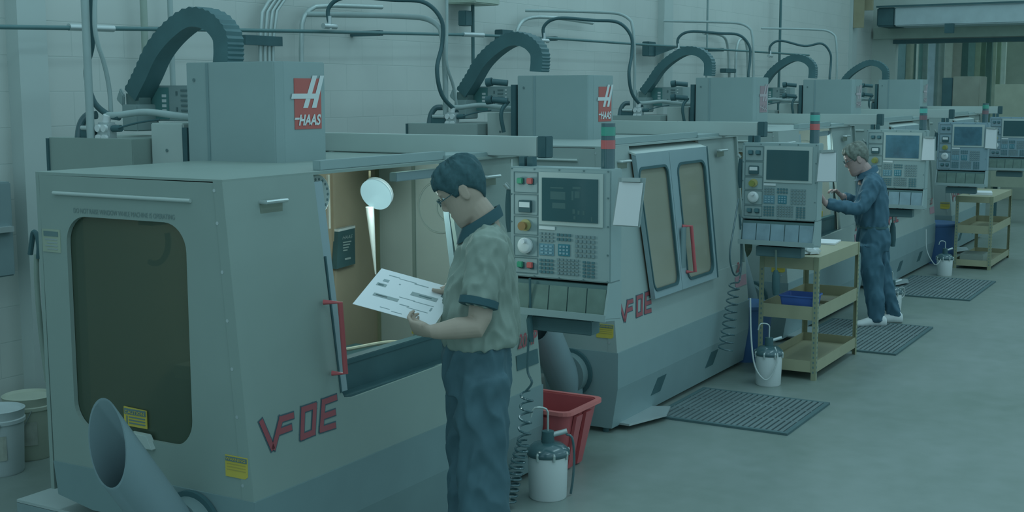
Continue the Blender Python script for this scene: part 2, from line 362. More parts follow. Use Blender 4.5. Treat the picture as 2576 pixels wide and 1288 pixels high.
# yellowish hanging boards in the far corner
for i, (x0, x1, y0) in enumerate(((2146, 2170, 70), (2172, 2194, 26))):
    X = 21.5+.2*i; a = onx(x0, y0, X); b = onx(x1, y0, X)
    single(MB().box(X, X+.08, b.y, a.y, a.z, a.z+1.6), 'hanging_board', M('olive_board', (88, 106, 88), .6), ['left longer', 'right shorter'][i]+' yellowish hanging board high in the far corner', 'board', a, 'yellowish hanging boards')
# electrical panel at left edge
a, b = ony(-60, 460, 5.9), ony(16, 690, 5.9)
t = thing('electrical_panel', 'grey electrical panel on the wall cut by the left edge', 'electrical panel', V((a.x, WALLY, b.z)))
MB().box(a.x, b.x, 5.82, WALLY, b.z, a.z).build('enclosure', M('grey_enclosure', (72, 106, 112), .45), t, bevel=.008)
q = ony(10, 578, 5.8); MB().box(a.x, b.x-.02, 5.79, 5.82, q.z-.015, q.z+.015).build('latch_bar', ALU, t)
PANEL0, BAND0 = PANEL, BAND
# ------------------------------------------------------------------ CNC machines
T = 3.12
XL, XR = 3.47, 5.68                       # left and right ends of the first machine
def fy(z): return 3.135+(z-.486)*.091     # the front leans back a little
def letters(mb, strokes, w_, y_):
    for st in strokes:                    # pixel strokes of the photo laid on the real front plane
        P = [ony(px, py, 3.19) for px, py in st]
        for a, b in zip(P, P[1:]):
            y_ += .00012; dx, dz = b.x-a.x, b.z-a.z; L = math.hypot(dx, dz); nx, nz = -dz/L*w_/2, dx/L*w_/2; e_, f_ = dx/L*w_*.45, dz/L*w_*.45
            q = [(a.x-e_+nx, a.z-f_+nz), (b.x+e_+nx, b.z+f_+nz), (b.x+e_-nx, b.z+f_-nz), (a.x-e_-nx, a.z-f_-nz)]
            mb.add([(u, fy(v)-y_, v) for u, v in q], [(0, 1, 2, 3)])
    return mb
VST = [[(642, 1060), (664, 1122)]]
FST = [[(668, 1121), (690, 1052), (718, 1043)], [(684, 1083), (711, 1073)]]
OST = [[(746, 1028), (776, 1018), (768, 1084), (739, 1096), (746, 1028)]]
EST = [[(828, 998), (798, 1009), (788, 1077), (820, 1067)], [(796, 1044), (822, 1035)]]
def machine(k, label, opendoor=False, cdx=0.0, bdx=0.0, screen=SCREEN, hdx=0.0, htz=2.12):
    PANEL = PANEL0 if k == 0 else M('lit_machine_paint', (88, 122, 124), .42, var=.02, spec=.35)  # panel and band lightened: stronger light on later machines put into the paint
    BAND = BAND0 if k == 0 else M('lit_band_paint', (74, 110, 116), .42, var=.03, spec=.35)
    root = thing('milling_machine', label, 'milling machine', (XL, 3.17, 0), 'row of five vertical machining centres')
    xl2 = 4.01 if opendoor else XL+.40    # right edge of the left front panel
    xo = 5.10                             # left edge of the right front panel
    # left side panel with the rounded window
    sp = MB().plate([(3.135, .484), (4.222, .48), (4.231, 1.668), (3.243, 1.672)], [rrect(3.435, 4.085, .645, 1.51, .11, 8)],
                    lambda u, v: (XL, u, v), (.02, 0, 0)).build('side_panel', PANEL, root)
    gl = MB().box(XL+.022, XL+.03, 3.38, 4.14, .58, 1.57).build('side_window', GLASSB, root)
    MB().box(XL+.02, XL+.035, 3.36, 3.40, .6, 1.55).build('window_guide', BLACKM, root)
    st = MB()
    for z, y in ((.54, 3.187), (.80, 3.205), (.98, 3.222), (1.16, 3.238), (1.34, 3.255), (1.52, 3.272), (1.64, 3.282)):
        st.lathe((XL-.004, y, z), [(.007, 0), (.005, .004)], 10, (1, 0, 0))
    for y in (3.3, 3.55, 3.85, 4.1): st.lathe((XL-.004, y, .452), [(.007, 0), (.005, .004)], 10, (1, 0, 0))
    st.build('screw_row', ALU, root)
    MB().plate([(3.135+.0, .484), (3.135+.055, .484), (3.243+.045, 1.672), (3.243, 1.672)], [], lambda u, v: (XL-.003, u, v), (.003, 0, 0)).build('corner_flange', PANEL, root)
    a, b = onx(137, 485, XL), onx(482, 505, XL)
    MB().cyl((XL-.006, a.y, a.z), (XL-.006, b.y, b.z), .008, n=10).build('trim_strip', PANELW, root, smooth=True)
    # side lettering
    a, b = onx(186, 535, XL), onx(440, 553, XL)
    text('window_warning_lettering', 'DO NOT RAISE WINDOW WHILE MACHINE IS OPERATING', .019, (XL-.001, a.y, a.z), (0, b.y-a.y, b.z-a.z), (0, 0, 1), FAINT, root, width=(b-a).length, bold=.0)
    # small notice plate top left
    a, b = onx(107, 575, XL), onx(154, 636, XL)
    pl = MB().box(XL-.003, XL, b.y, a.y, b.z, a.z).build('notice_plate', M('faded_notice', (90, 122, 112), .5), root)
    MB().box(XL-.005, XL-.003, b.y+.01, a.y-.01, a.z-.028, a.z-.008).build('notice_heading', INK, pl)
    ln = MB()
    for i in range(4): ln.box(XL-.0045, XL-.003, b.y+.016, a.y-.016-.012*(i % 2), a.z-.043-.013*i, a.z-.038-.013*i)
    ln.build('notice_text', GREYINK, pl)
    # caution sticker on the side window
    a, b = onx(303, 1024, XL-.004), onx(362, 1082, XL-.004)
    pl = MB().prism([(XL+.012, a.y, a.z), (XL+.012, b.y, a.z-.004), (XL+.012, b.y, b.z), (XL+.012, a.y, b.z)], (.004, 0, 0)).build('caution_sticker', YEL, root)
    MB().box(XL+.010, XL+.012, b.y+.004, a.y-.004, a.z-.029, a.z-.006).build('sticker_heading', INK, pl)
    text('caution_lettering', 'CAUTION', .013, (XL+.0095, a.y-.010, a.z-.025), (0, -1, 0), (0, 0, 1), YEL, pl, width=a.y-b.y-.02, bold=.01)
    ln = MB()
    for i in range(3): ln.box(XL+.0105, XL+.012, b.y+.008, a.y-.028, a.z-.042-.012*i, a.z-.037-.012*i)
    ln.box(XL+.0105, XL+.012, a.y-.020, a.y-.014, a.z-.07, a.z-.036); ln.build('sticker_text', INK, pl)
    # raised window pull
    a, b = onx(338, 1088, XL-.01), onx(372, 1095, XL-.01)
    MB().prism([(XL-.02, a.y+.02, a.z), (XL-.02, b.y, b.z), (XL-.02, b.y-.03, b.z-.055), (XL-.02, a.y+.02, b.z-.055)], (.03, 0, 0)).build('window_pull', PANELW, root, bevel=.003)
    # shell: back, right side, roof
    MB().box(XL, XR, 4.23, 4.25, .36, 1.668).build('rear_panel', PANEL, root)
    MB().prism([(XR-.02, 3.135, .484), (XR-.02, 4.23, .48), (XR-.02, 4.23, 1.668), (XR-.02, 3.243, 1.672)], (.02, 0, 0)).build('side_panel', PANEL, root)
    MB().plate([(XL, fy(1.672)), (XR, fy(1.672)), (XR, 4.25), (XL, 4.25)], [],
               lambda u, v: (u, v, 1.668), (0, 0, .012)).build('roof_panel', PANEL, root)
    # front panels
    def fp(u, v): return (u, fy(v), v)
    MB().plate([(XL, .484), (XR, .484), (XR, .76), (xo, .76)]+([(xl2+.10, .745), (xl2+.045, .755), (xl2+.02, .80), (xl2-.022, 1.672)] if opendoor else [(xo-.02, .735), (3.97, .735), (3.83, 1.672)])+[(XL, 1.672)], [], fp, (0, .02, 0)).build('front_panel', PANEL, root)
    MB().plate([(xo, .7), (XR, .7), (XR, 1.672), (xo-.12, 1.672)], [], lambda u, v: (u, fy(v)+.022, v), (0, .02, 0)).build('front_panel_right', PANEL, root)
    # lower band, bent in towards the floor
    prof = lambda s: [(3.125, .484), (3.125, .27), (3.17, .03)]
    mb = MB(); zz = [(3.128, .484), (3.128, .27), (3.165, .03)]
    for sx, ex_ in ((XL-.006, XL+.02), (XR-.02, XR+.004)):
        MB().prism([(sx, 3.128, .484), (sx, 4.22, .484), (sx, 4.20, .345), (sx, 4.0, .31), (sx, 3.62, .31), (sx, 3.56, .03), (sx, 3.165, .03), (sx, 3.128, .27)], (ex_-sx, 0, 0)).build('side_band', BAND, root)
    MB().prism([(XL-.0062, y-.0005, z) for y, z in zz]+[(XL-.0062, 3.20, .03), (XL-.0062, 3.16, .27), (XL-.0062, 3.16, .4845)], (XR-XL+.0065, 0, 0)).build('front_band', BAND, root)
    for c in (XL+.52, XL+1.42):
        z0, z1_ = .12, .22
        yz = lambda z: 3.128+(.27-z)*.154-.004
        MB().prism([(c, yz(z0), z0), (c+.14, yz(z0), z0), (c+.20, yz(z1_), z1_), (c+.07, yz(z1_), z1_)], (0, .004, 0)).build('vent_slot', DARK, root)
    for c in (XL+.03, XL+.16, XR-.1): MB().cyl((c, 3.22, 0), (c, 3.22, .05), .02).build('levelling_foot', BLACKM, root)
    for c in (XL+.1, XR-.1): MB().cyl((c, 4.15, 0), (c, 4.15, .22), .02).build('levelling_foot', BLACKM, root)
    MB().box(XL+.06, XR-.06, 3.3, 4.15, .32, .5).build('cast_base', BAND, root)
    MB().prism([(XL+.10, 3.10, .03), (XL+.42, 3.00, .03), (XL+.62, 3.06, .03), (XL+.55, 3.2, .03), (XL+.10, 3.2, .03)], (0, 0, .012)).build('drip_tray', ALU, root)
    # VF lettering
    for nm_, wd, m_, off in (('lettering_outline', .033, M('lettering_shadow', (40, 66, 76), .5), .0015), ('lettering', .023, REDS, .003)):
        mb = MB()
        for s_ in (VST, FST, OST, EST): letters(mb, s_, wd, off)
        mb.build(nm_, m_, root)
    # yellow warning sticker at the corner (front band of the side)
    a, b = onx(566, 1143, XL-.004), onx(624, 1208, XL-.004)
    pl = MB().prism([(XL-.004, a.y, a.z), (XL-.004, b.y, a.z), (XL-.004, b.y, b.z+.01), (XL-.004, b.y+.015, b.z), (XL-.004, a.y, b.z)], (.003, 0, 0)).build('warning_sticker', YEL, root)
    MB().box(XL-.006, XL-.004, b.y+.004, a.y-.003, a.z-.022, a.z-.004).build('sticker_heading', INK, pl)
    text('warning_lettering', 'WARNING', .011, (XL-.0065, a.y-.006, a.z-.018), (0, -1, 0), (0, 0, 1), YEL, pl, width=a.y-b.y-.014, bold=.01)
    ln = MB()
    for i in range(3): ln.box(XL-.005, XL-.004, b.y+.01, a.y-.008, a.z-.034-.011*i, a.z-.0305-.011*i)
    ln.build('sticker_text', M('sticker_brown', (98, 112, 52), .5), pl)
    # pull handles on the two front panels
    for hx in (3.66, 5.26):
        z = 1.585; y = fy(z)
        mb = MB().tube([(hx, y, z), (hx, y-.03, z), (hx+.12, y-.03, z), (hx+.12, y, z)], .008, 8)
        h = mb.build('pull_handle', SILVER, root, smooth=True)
        MB().box(hx-.004, hx+.124, y-.004, y-.001, z-.045, z-.008).build('handle_shadow', M('handle_shadow_plate', (70, 96, 88), .5), h)  # darker plate stands in for the shadow under the handle
    # head cover with its badge
    hx0, hx1, hy0, hy1, hz0 = 4.445+hdx, 4.775+hdx, 3.77, 4.33, 1.66
    MB().prism([(hx0, hy0+.03, hz0), (hx0+.03, hy0, hz0), (hx1-.01, hy0, hz0), (hx1, hy0+.01, hz0), (hx1, hy1, hz0), (hx0, hy1, hz0)], (0, 0, htz-hz0)).build('head_cover', HEADM, root, bevel=.004)
    MB().box(hx0-.004, hx0, hy1-.14, hy1-.125, hz0, htz-.004).build('cover_seam', BAND, root)
    MB().lathe((hx0-.004, hy1-.05, htz-.08), [(.008, 0), (.006, .004)], 10, (1, 0, 0)).build('cover_screw', INK, root)
    lx0, lx1 = hx0+.10, hx0+.29; lz0, lz1 = htz-.305, htz-.075; ly = hy0-.003
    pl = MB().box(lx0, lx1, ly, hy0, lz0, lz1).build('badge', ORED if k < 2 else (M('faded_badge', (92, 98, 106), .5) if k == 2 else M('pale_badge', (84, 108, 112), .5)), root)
    W_ = lx1-lx0; H_ = lz1-lz0
    def bf(u, v): return (lx0+u*W_, ly-.0015, lz0+v*H_)
    wb = MB()
    for qi, q in enumerate(([(.30, .42), (.48, .42), (.86, 1.06), (.68, 1.06)], [(.62, .42), (.80, .42), (1.12, 1.06), (.97, 1.06)], [(-.14, .60), (.74, .60), (.80, .70), (-.10, .70)])):
        wb.add([V(bf(*p))+V((0, -.0006*qi, 0)) for p in q], [(0, 1, 2, 3)])
    EM = WHITEP if k < 2 else M('dull_emblem', (104, 122, 130) if k == 2 else (96, 126, 128), .5)
    wb.build('badge_emblem', EM, pl)
    text('badge_lettering', 'HAAS', H_*.22, bf(.12, .07), (1, 0, 0), (0, 0, 1), EM, pl, shear=.25, width=W_*.84, bold=.035)
    MB().add([bf(-.02, .19), bf(.25, .19), bf(.27, .23), bf(0, .23)], [(0, 1, 2, 3)]).build('badge_dash', EM, pl)
    MB().box(hx0+.05, hx1-.05, hy1-.1, 4.9, 1.2, 1.66).build('column_casting', BAND, root)
    if k: MB().box(hx0-.02, hx1+.05, 4.34, 4.37, hz0, htz-.06).build('rear_mast', DARK, root)
    if k:
        mb = MB()
        for z in (2.05, 1.93): mb.cyl((hx0-.01, 4.40, z), (hx0-.05, 4.50, z+.01), .022, n=12).cyl((hx0-.05, 4.5, z+.01), (hx0-.055, 4.54, z+.005), .03, n=12)
        mb.tube([(hx0, 4.40, 1.93), (hx0-.05, 4.44, 1.86), (hx0-.03, 4.42, 1.72)], .014, 8, smooth=2); mb.build('hose_fittings', BLACKM, root, smooth=True)
    # rear cabinets
    y0 = onx(325, 360, 4.34).y
    MB().box(4.34, 4.9, y0-.02, 5.21, .3, 1.774).build('control_cabinet', PANEL, root, bevel=.004)
    MB().box(4.33, 4.34, 5.20, 5.215, .5, 1.77).build('cabinet_hinge', DARK, root)
    y1 = y0-.03
    c = MB().box(4.45, 4.95, 4.40, y1, .5, 1.85).build('coolant_cabinet', PANELW, root, bevel=.006)
    MB().box(4.44, 4.46, 4.365, 4.395, .9, 1.83).build('cabinet_gap', DARK, c)
    MB().lathe((4.446, (4.4+y1)/2, 1.72), [(.008, 0), (.006, .004)], 10, (1, 0, 0)).build('cabinet_screw', INK, c)
    # transformer box with louvres
    ye = onx(374, 220, 4.76).y
    c = MB().box(4.76, 4.95, ye-.34, ye, 1.85, 2.03).build('transformer_box', HEADM, root, bevel=.003)
    mb = MB(); mw_ = MB()
    for i in range(6):
        z = 1.875+i*.025
        mb.box(4.755, 4.76, ye-.27, ye-.225, z, z+.009); mw_.box(4.755, 4.76, ye-.30, ye-.288, z, z+.009)
        if i < 4: mw_.box(4.755, 4.76, ye-.125, ye-.095, z+.02, z+.035)
    mb.box(4.755, 4.76, ye-.20, ye-.19, 1.90, 1.92).box(4.755, 4.76, ye-.20, ye-.19, 1.98, 2.0)
    mb.build('louvre_slots', INK, c); mw_.build('louvre_tabs', WHITEP, c)
    MB().box(4.756, 4.761, ye-.14, ye-.01, 1.86, 2.02).build('terminal_cover', M('teal_cover', (48, 96, 98), .4), c)
    # cable carrier: arch from the rear bracket over to the head
    arc = [onx(*p, 4.70) for p in ((348, 240), (375, 190), (405, 130), (448, 80), (497, 48), (545, 55), (577, 88), (584, 125), (584, 162))]
    arc = [V((4.70+hdx*i/8, p.y, p.z)) for i, p in enumerate(arc)]
    A = catmull(arc, 7); mb = MB(); rings = []
    TH = 1.0 if k < 2 else .82
    for i, p in enumerate(A):
        tt = (A[min(i+1, len(A)-1)]-A[max(i-1, 0)]).normalized(); nn = V((0, -tt.z, tt.y)) if False else V((1, 0, 0)).cross(tt).normalized()
        g = .048+(.006 if i % 2 else -.001); hw = .056
        g *= TH; hw *= TH; rings.append([p+V((-hw, 0, 0))+nn*.042*TH, p+V((hw, 0, 0))+nn*.042*TH, p+V((hw, 0, 0))-nn*g, p+V((-hw, 0, 0))-nn*g])
    mb.loft(rings); mb.build('cable_carrier', CORR, root)
    q = arc[0]
    MB().box(4.66, 4.74, q.y-.045, q.y+.045, q.z-.05, q.z+.01).build('carrier_clamp', M('clamp_steel', (64, 98, 100), .4, metal=.3), root)
    MB().box(4.63, 4.78, q.y-.06, q.y+.05, 1.80, q.z-.045).prism([(4.64, q.y+.05, q.z-.06), (4.64, q.y+.10, q.z-.02), (4.64, q.y+.07, q.z+.04), (4.64, q.y+.045, q.z)], (.02, 0, 0)).build('carrier_bracket', HEADM, root, bevel=.006)
    # air regulator
    rx, ry, rz = 4.42, 4.88, 1.80
    c = MB().box(rx-.03, rx+.03, ry-.045, ry+.04, rz-.05, rz+.05).build('air_regulator', ALU, root, bevel=.008)
    for dy, dz in ((.018, .022), (.018, -.026), (-.024, -.026), (-.024, .022)):
        MB().cyl((rx-.028, ry+dy, rz+dz), (rx-.044, ry+dy, rz+dz), .018, n=16).build('gauge', WHITEP, c, smooth=True)
    MB().cyl((rx, ry, rz+.05), (rx, ry-.01, rz+.085), .02, n=14).build('regulator_knob', WHITEP, c, smooth=True)
    MB().lathe((rx, ry, rz-.26), [(.03, 0), (.036, .1), (.042, .21)], 20).build('filter_bowl', M('bowl_plastic', (86, 118, 104), .4), c, smooth=True)
    MB().cyl((rx, ry-.045, rz+.02), (rx, ry-.10, rz+.022), .017, n=14).build('air_fitting', BLACKM, c, smooth=True)
    MB().box(rx-.02, rx+.02, ry+.04, ry+.17, rz-.05, rz+.02).build('inlet_manifold', BLACKM, c, bevel=.008)
    MB().cyl((rx-.02, ry+.05, rz+.02), (rx-.02, ry+.15, rz+.022), .012).build('inlet_pipe', ALU, c, smooth=True)
    MB().tube(catmull([(4.44, 4.90, 1.885), (4.44, 4.82, 1.885), (4.5, 4.68, 1.90), (4.6, 4.5, 1.875), (4.68, 4.36, 1.87)], 6), .017, 10).build('supply_hose', GREYP, root, smooth=True)
    MB().tube(catmull([(4.45, 4.98, 1.885), (4.43, 5.03, 1.875), (4.41, 5.06, 1.80), (4.40, 5.065, 1.6), (4.40, 5.06, 1.3)], 6), .021, 10).build('drain_hose', DARKG, root, smooth=True)
    MB().tube(catmull([(4.40, 4.78, 1.825), (4.46, 4.70, 1.85), (4.52, 4.62, 1.865)], 6), .005, 6).build('sensor_wire', DARK, root)
    # chip chute on the left side
    m0 = onx(270, 1118, 3.07); dd = V((.57, -.03, -.82)).normalized(); R0 = .096; n = 40
    u = V((0, 1, 0)); u = (u-dd*u.dot(dd)).normalized(); w_ = dd.cross(u)
    def cut(r, x_):                       # circle of the tube slid along its axis to the plane x = x_
        o_ = []
        for i in range(n):
            p_ = m0+(u*math.cos(2*PI*i/n)+w_*math.sin(2*PI*i/n))*r; o_.append(p_+dd*((x_-p_.x)/dd.x))
        return o_
    MB().loft([cut(R0-.008, m0.x+.33), cut(R0-.006, m0.x), cut(R0, m0.x), cut(R0, m0.x+.36)]).build('chip_chute', M('grey_chute', (74, 108, 116), .35, var=.03), root, smooth=True)
    q0 = cut(R0, m0.x+.02)[n//2+7]; 
    hc = V((XL-.06, (m0+dd*.62).y+.0, .34))
    MB().cyl((XL-.09, hc.y, hc.z), (XL-.006, hc.y, hc.z), .125, n=32).build('chute_housing', M('chute_housing_paint', (66, 98, 102), .4), root, smooth=True)
    MB().lathe((XL-.03, hc.y, hc.z), [(.128, 0), (.145, .002), (.145, .02), (.128, .022)], 36, (1, 0, 0)).build('housing_ring', DARK, root, smooth=True)
    # pendant beam
    bx = 5.40+bdx
    MB().box(bx-.03, bx+.04, 2.985, 4.75, 1.683, 1.78).build('pendant_beam', PANELW, root, bevel=.004)
    MB().box(bx-.032, bx+.042, 2.935, 2.984, 1.678, 1.783).build('beam_end_cap', DARK, root, bevel=.004)
    MB().box(bx-.03, bx+.05, 4.3, 4.36, .9, 1.68).build('beam_post', BAND, root)
    # ---- control console, face towards the operator (-X)
    cx = 5.20+cdx; yl, yr, zb, zt = 3.045, 2.515, 1.122, 1.645
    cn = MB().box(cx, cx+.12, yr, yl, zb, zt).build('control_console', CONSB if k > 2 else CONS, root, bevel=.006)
    for dy, dz in ((3.02, 2.99), (2.975, 2.945)): MB().box(cx+.04, cx+.08, dz, dy, zt, 1.69).build('hanger', DARK, cn)
    f = cx-.002
    def cy(u): return yl+(yr-yl)*u
    def cz(v): return zt+(zb-zt)*v
    def cbox(u0, u1, v0, v1, d0, d1): return MB().box(f-d1, f-d0, cy(u1), cy(u0), cz(v1), cz(v0))
    cbox(.30, .93, .04, .51, 0, .004).build('screen_bezel', PANELW, cn)
    cbox(.335, .885, .09, .475, .004, .008).build('screen', screen, cn)
    if not k:
        mb = MB()
        for (u, v, du, dv) in ((.42, .17, .13, .012), (.42, .21, .15, .07), (.44, .31, .13, .05), (.64, .16, .08, .02), (.63, .2, .02, .08), (.66, .2, .05, .06), (.64, .36, .025, .04), (.69, .37, .02, .035), (.74, .37, .02, .035), (.65, .42, .02, .03), (.82, .42, .015, .04)):
            mb.box(f-.0085, f-.008, cy(u+du), cy(u), cz(v+dv), cz(v))
        mb.build('screen_readout', M('screen_glow', (42, 74, 76), .3), cn)
    mb = MB()
    for v0, v1 in ((.045, .235), (.245, .435), (.445, .615), (.625, .81), (.82, .965)):
        mb.plate([(.04, v0), (.285, v0), (.285, v1), (.04, v1)], [[(.046, v0+.007), (.279, v0+.007), (.279, v1-.007), (.046, v1-.007)]], lambda u, v: (f-.001, cy(u), cz(v)), (.001, 0, 0))
    mb.build('group_outline', INK, cn)
    mb = MB()
    for u in (.02, .25, .5, .74, .975):
        for v in (.018, .985): mb.lathe((f-.002, cy(u), cz(v)), [(.004, 0), (.004, .004)], 8, (1, 0, 0))
    for v in (.25, .5, .75):
        for u in (.015, .975): mb.lathe((f-.002, cy(u), cz(v)), [(.004, 0), (.004, .004)], 8, (1, 0, 0))
    mb.build('face_screws', INK, cn)
    g_, r_ = (GREEN, REDB) if k == 0 else (KEYD, KEYD)
    for v in (.125, .885):
        for u, m_ in ((.115, g_), (.215, r_)):
            b_ = cbox(u-.028, u+.028, v-.026, v+.026, 0, .018).build('push_button', m_, cn, bevel=.003)
            cbox(u-.02, u+.034, v-.022, v+.034, 0, .006).build('button_guard', DARK, b_)
    mt = cbox(.10, .23, .30, .41, 0, .014).build('load_meter', DARK, cn, bevel=.003)
    cbox(.112, .218, .315, .362, .014, .016).build('meter_face', WHITEP, mt)
    MB().cyl((f, cy(.165), cz(.525)), (f-.008, cy(.165), cz(.525)), .028, n=24).build('stop_ring', M('yellow_ring', (100, 120, 80), .4), cn, smooth=True)
    MB().cyl((f-.008, cy(.155), cz(.53)), (f-.034, cy(.155), cz(.53)), .017, .021, n=20).build('emergency_stop', M('ochre_button', (86, 82, 46), .4) if not k else M('olive_ring', (80, 104, 50), .4), cn, smooth=True)
    hw = MB().lathe((f, cy(.165), cz(.71)), [(.038, 0), (.038, -.014), (.030, -.02), (.026, -.022)], 28, (1, 0, 0)).build('jog_wheel', WHITEP, cn, smooth=True)
    MB().cyl((f-.022, cy(.175), cz(.665)), (f-.045, cy(.175), cz(.665)), .011, n=14).build('wheel_knob', PAPER, hw, smooth=True)
    # keypads: one part per block
    def pad(name, u0, u1, v0, v1, nx, ny, km, bgm=None):
        p_ = cn
        if bgm: p_ = cbox(u0-.008, u1+.008, v0-.008, v1+.008, 0, .002).build(name+'_plate', bgm, cn)
        mb = MB(); du, dv = (u1-u0)/nx, (v1-v0)/ny
        for i in range(nx):
            for j in range(ny): mb.box(f-.005, f-.001, cy(u0+du*(i+.82)), cy(u0+du*(i+.18)), cz(v0+dv*(j+.80)), cz(v0+dv*(j+.2)))
        mb.build(name, km, p_)
    cbox(.30, .46, .525, .555, 0, .003).build('label_strip', WHITEP, cn)
    pad('function_keys', .30, .45, .575, .67, 4, 3, KEYL); pad('dark_keys', .475, .625, .575, .655, 4, 2, KEYD)
    pad('mode_keys', .655, .86, .58, .79, 5, 5, KEYL); pad('jog_keys', .31, .44, .69, .78, 3, 3, KEYBG, M('blue_pad', (58, 104, 118), .5))
    pad('cursor_keys', .50, .60, .685, .775, 3, 3, KEYBG, KEYB); pad('numeric_keys', .30, .45, .815, .955, 4, 4, KEYD)
    pad('letter_keys', .475, .70, .80, .955, 6, 5, KEYL); pad('side_keys', .73, .86, .81, .965, 3, 5, KEYD)
    # document tray beneath the keys
    zb2 = .965
    tr = MB().prism([(cx-.045, yr, zb2), (cx+.12, yr, zb2-.02), (cx+.12, yr, zb), (cx+.0, yr, zb)], (0, .012, 0)).prism([(cx-.045, yl-.012, zb2), (cx+.12, yl-.012, zb2-.02), (cx+.12, yl-.012, zb), (cx, yl-.012, zb)], (0, .012, 0)).box(cx+.10, cx+.1195, yr+.013, yl-.013, zb2-.019, zb-.001).prism([(cx-.044, yr+.0015, zb2-.001), (cx+.118, yr+.0015, zb2-.0205), (cx+.118, yr+.0015, zb2-.03), (cx-.044, yr+.0015, zb2-.012)], (0, yl-yr-.003, 0)).box(cx-.052, cx-.0455, yr-.001, yl+.001, zb2-.014, zb2+.018).build('document_tray', CONS, cn)
    pgm = M('documents_olive', (60, 92, 88), .5, var=.14, scale=11) if k not in (1, 2) else M('documents_blue', (78, 116, 128), .5, var=.14, scale=11)
    MB().prism([(cx+.0, yr+.013, zb-.012), (cx+.09, yr+.013, zb-.012), (cx+.09, yr+.013, zb2), (cx-.02, yr+.013, zb2)], (0, yl-yr-.026, 0)).build('tray_shade', M('tray_shadow_grey', (46, 78, 80), .6), tr)  # dark block stands in for the shade inside the tray
    for i in range(5):
        MB().prism([(cx-.026, yl-.02-.1*i-.094, zb2+.004), (cx-.026, yl-.02-.1*i, zb2+.004), (cx-.008, yl-.02-.1*i, zb-.03), (cx-.008, yl-.02-.1*i-.094, zb-.03)], (.004, 0, .001)).build('tray_document', pgm, tr)
    MB().box(cx+.02, cx+.11, 2.62, 2.94, zb2-.10, zb2-.031).build('connector_box', M('connector_paint', (50, 84, 90), .4), cn, bevel=.004)
    # signal tower
    tw = MB().cyl((cx+.07, 2.565, zt), (cx+.07, 2.565, 1.852), .032, n=24).build('signal_tower', DARKG, cn, smooth=True)
    MB().cyl((cx+.07, 2.565, 1.795), (cx+.07, 2.565, 1.835), .0335, n=24).build('green_lens', LENSG if k not in (1, 2) else M('bright_green_lens', (52, 128, 124), .2), tw, smooth=True)
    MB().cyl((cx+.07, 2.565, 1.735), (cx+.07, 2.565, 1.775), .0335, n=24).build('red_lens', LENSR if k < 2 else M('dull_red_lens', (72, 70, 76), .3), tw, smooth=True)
    # black handset holder on the rear edge of the console
    MB().tube(catmull([(cx+.03, yl+.015, 1.53), (cx+.03, yl+.022, 1.46), (cx+.03, yl+.02, 1.38), (cx+.03, yl+.012, 1.33)], 5), .02, 8).build('handset', DARK, cn, smooth=True)
    MB().cyl((cx+.02, yl+.02, 1.54), (cx+.01, yl+.035, 1.56), .012, n=10).build('handset_hook', SILVER, cn, smooth=True)
    # door track along the top
    z = 1.70
    MB().box(3.47+.6*(1 if opendoor else .3), 5.0, fy(1.68)+.03, fy(1.68)+.07, 1.68, 1.72).build('door_track', HEADM, root, bevel=.003)
    MB().box(4.98, 5.38, fy(1.68)+.02, 3.45, 1.66, 1.70).build('track_cover', HEADM, root, bevel=.003)
    if opendoor: interior(root)
    else: closed_door(root, xl2, k)
    # horsepower decal on the right end of the front
    a = 5.46; z = .705
    text('horsepower_lettering', '20HP' if not k else '20', .075, (a, fy(z)-.004, z), (1, 0, .0), (0, 0, 1), REDS, root, width=.20 if not k else .12, shear=.15, bold=.02)
    MB().plate([(5.44, .60), (5.66, .60), (5.66, .675), (5.44, .675)], [], lambda u, v: (u, fy(v)-.004, v), (0, .003, 0)).build('decal_block', BLACKM if not k else M('pink_decal', (104, 100, 112), .5), root)
    root.location = V((XL+T*k, 3.17, 0))
    return root
def glassmat(name, rgb, tr):
    m = bpy.data.materials.new(name); m.use_nodes = True; nt = m.node_tree; b = nt.nodes['Principled BSDF']
    b.inputs['Base Color'].default_value = (*alb(rgb), 1); b.inputs['Roughness'].default_value = .15; b.inputs['Specular IOR Level'].default_value = .4
    t_ = nt.nodes.new('ShaderNodeBsdfTransparent'); t_.inputs['Color'].default_value = (.75, .7, .6, 1)
    mx = nt.nodes.new('ShaderNodeMixShader'); mx.inputs[0].default_value = tr
    nz = nt.nodes.new('ShaderNodeTexNoise'); nz.inputs['Scale'].default_value = 2.0; tc = nt.nodes.new('ShaderNodeTexCoord')
    nt.links.new(tc.outputs['Object'], nz.inputs['Vector'])
    mp = nt.nodes.new('ShaderNodeMapRange'); mp.inputs[3].default_value = tr-.08; mp.inputs[4].default_value = tr+.08
    nt.links.new(nz.outputs['Fac'], mp.inputs[0]); nt.links.new(mp.outputs[0], mx.inputs[0])
    nt.links.new(b.outputs[0], mx.inputs[1]); nt.links.new(t_.outputs[0], mx.inputs[2]); nt.links.new(mx.outputs[0], nt.nodes['Material Output'].inputs['Surface'])
    return m
GLASSB = glassmat('smoked_side_glass', (50, 78, 70), .4)
GLASSW = glassmat('glow_tinted_door_glass', (92, 117, 109), .12)  # warm glow of the lit interior put into the pane colour
def warm(parent, loc, power, r=.05):
    l = bpy.data.lights.new('work_lamp_light', 'POINT'); l.energy = power; l.color = (.85, .95, .85); l.shadow_soft_size = r
    o = bpy.data.objects.new('work_lamp_light', l); COL.objects.link(o); o.parent = parent; o.location = V(loc)-ORG; return o
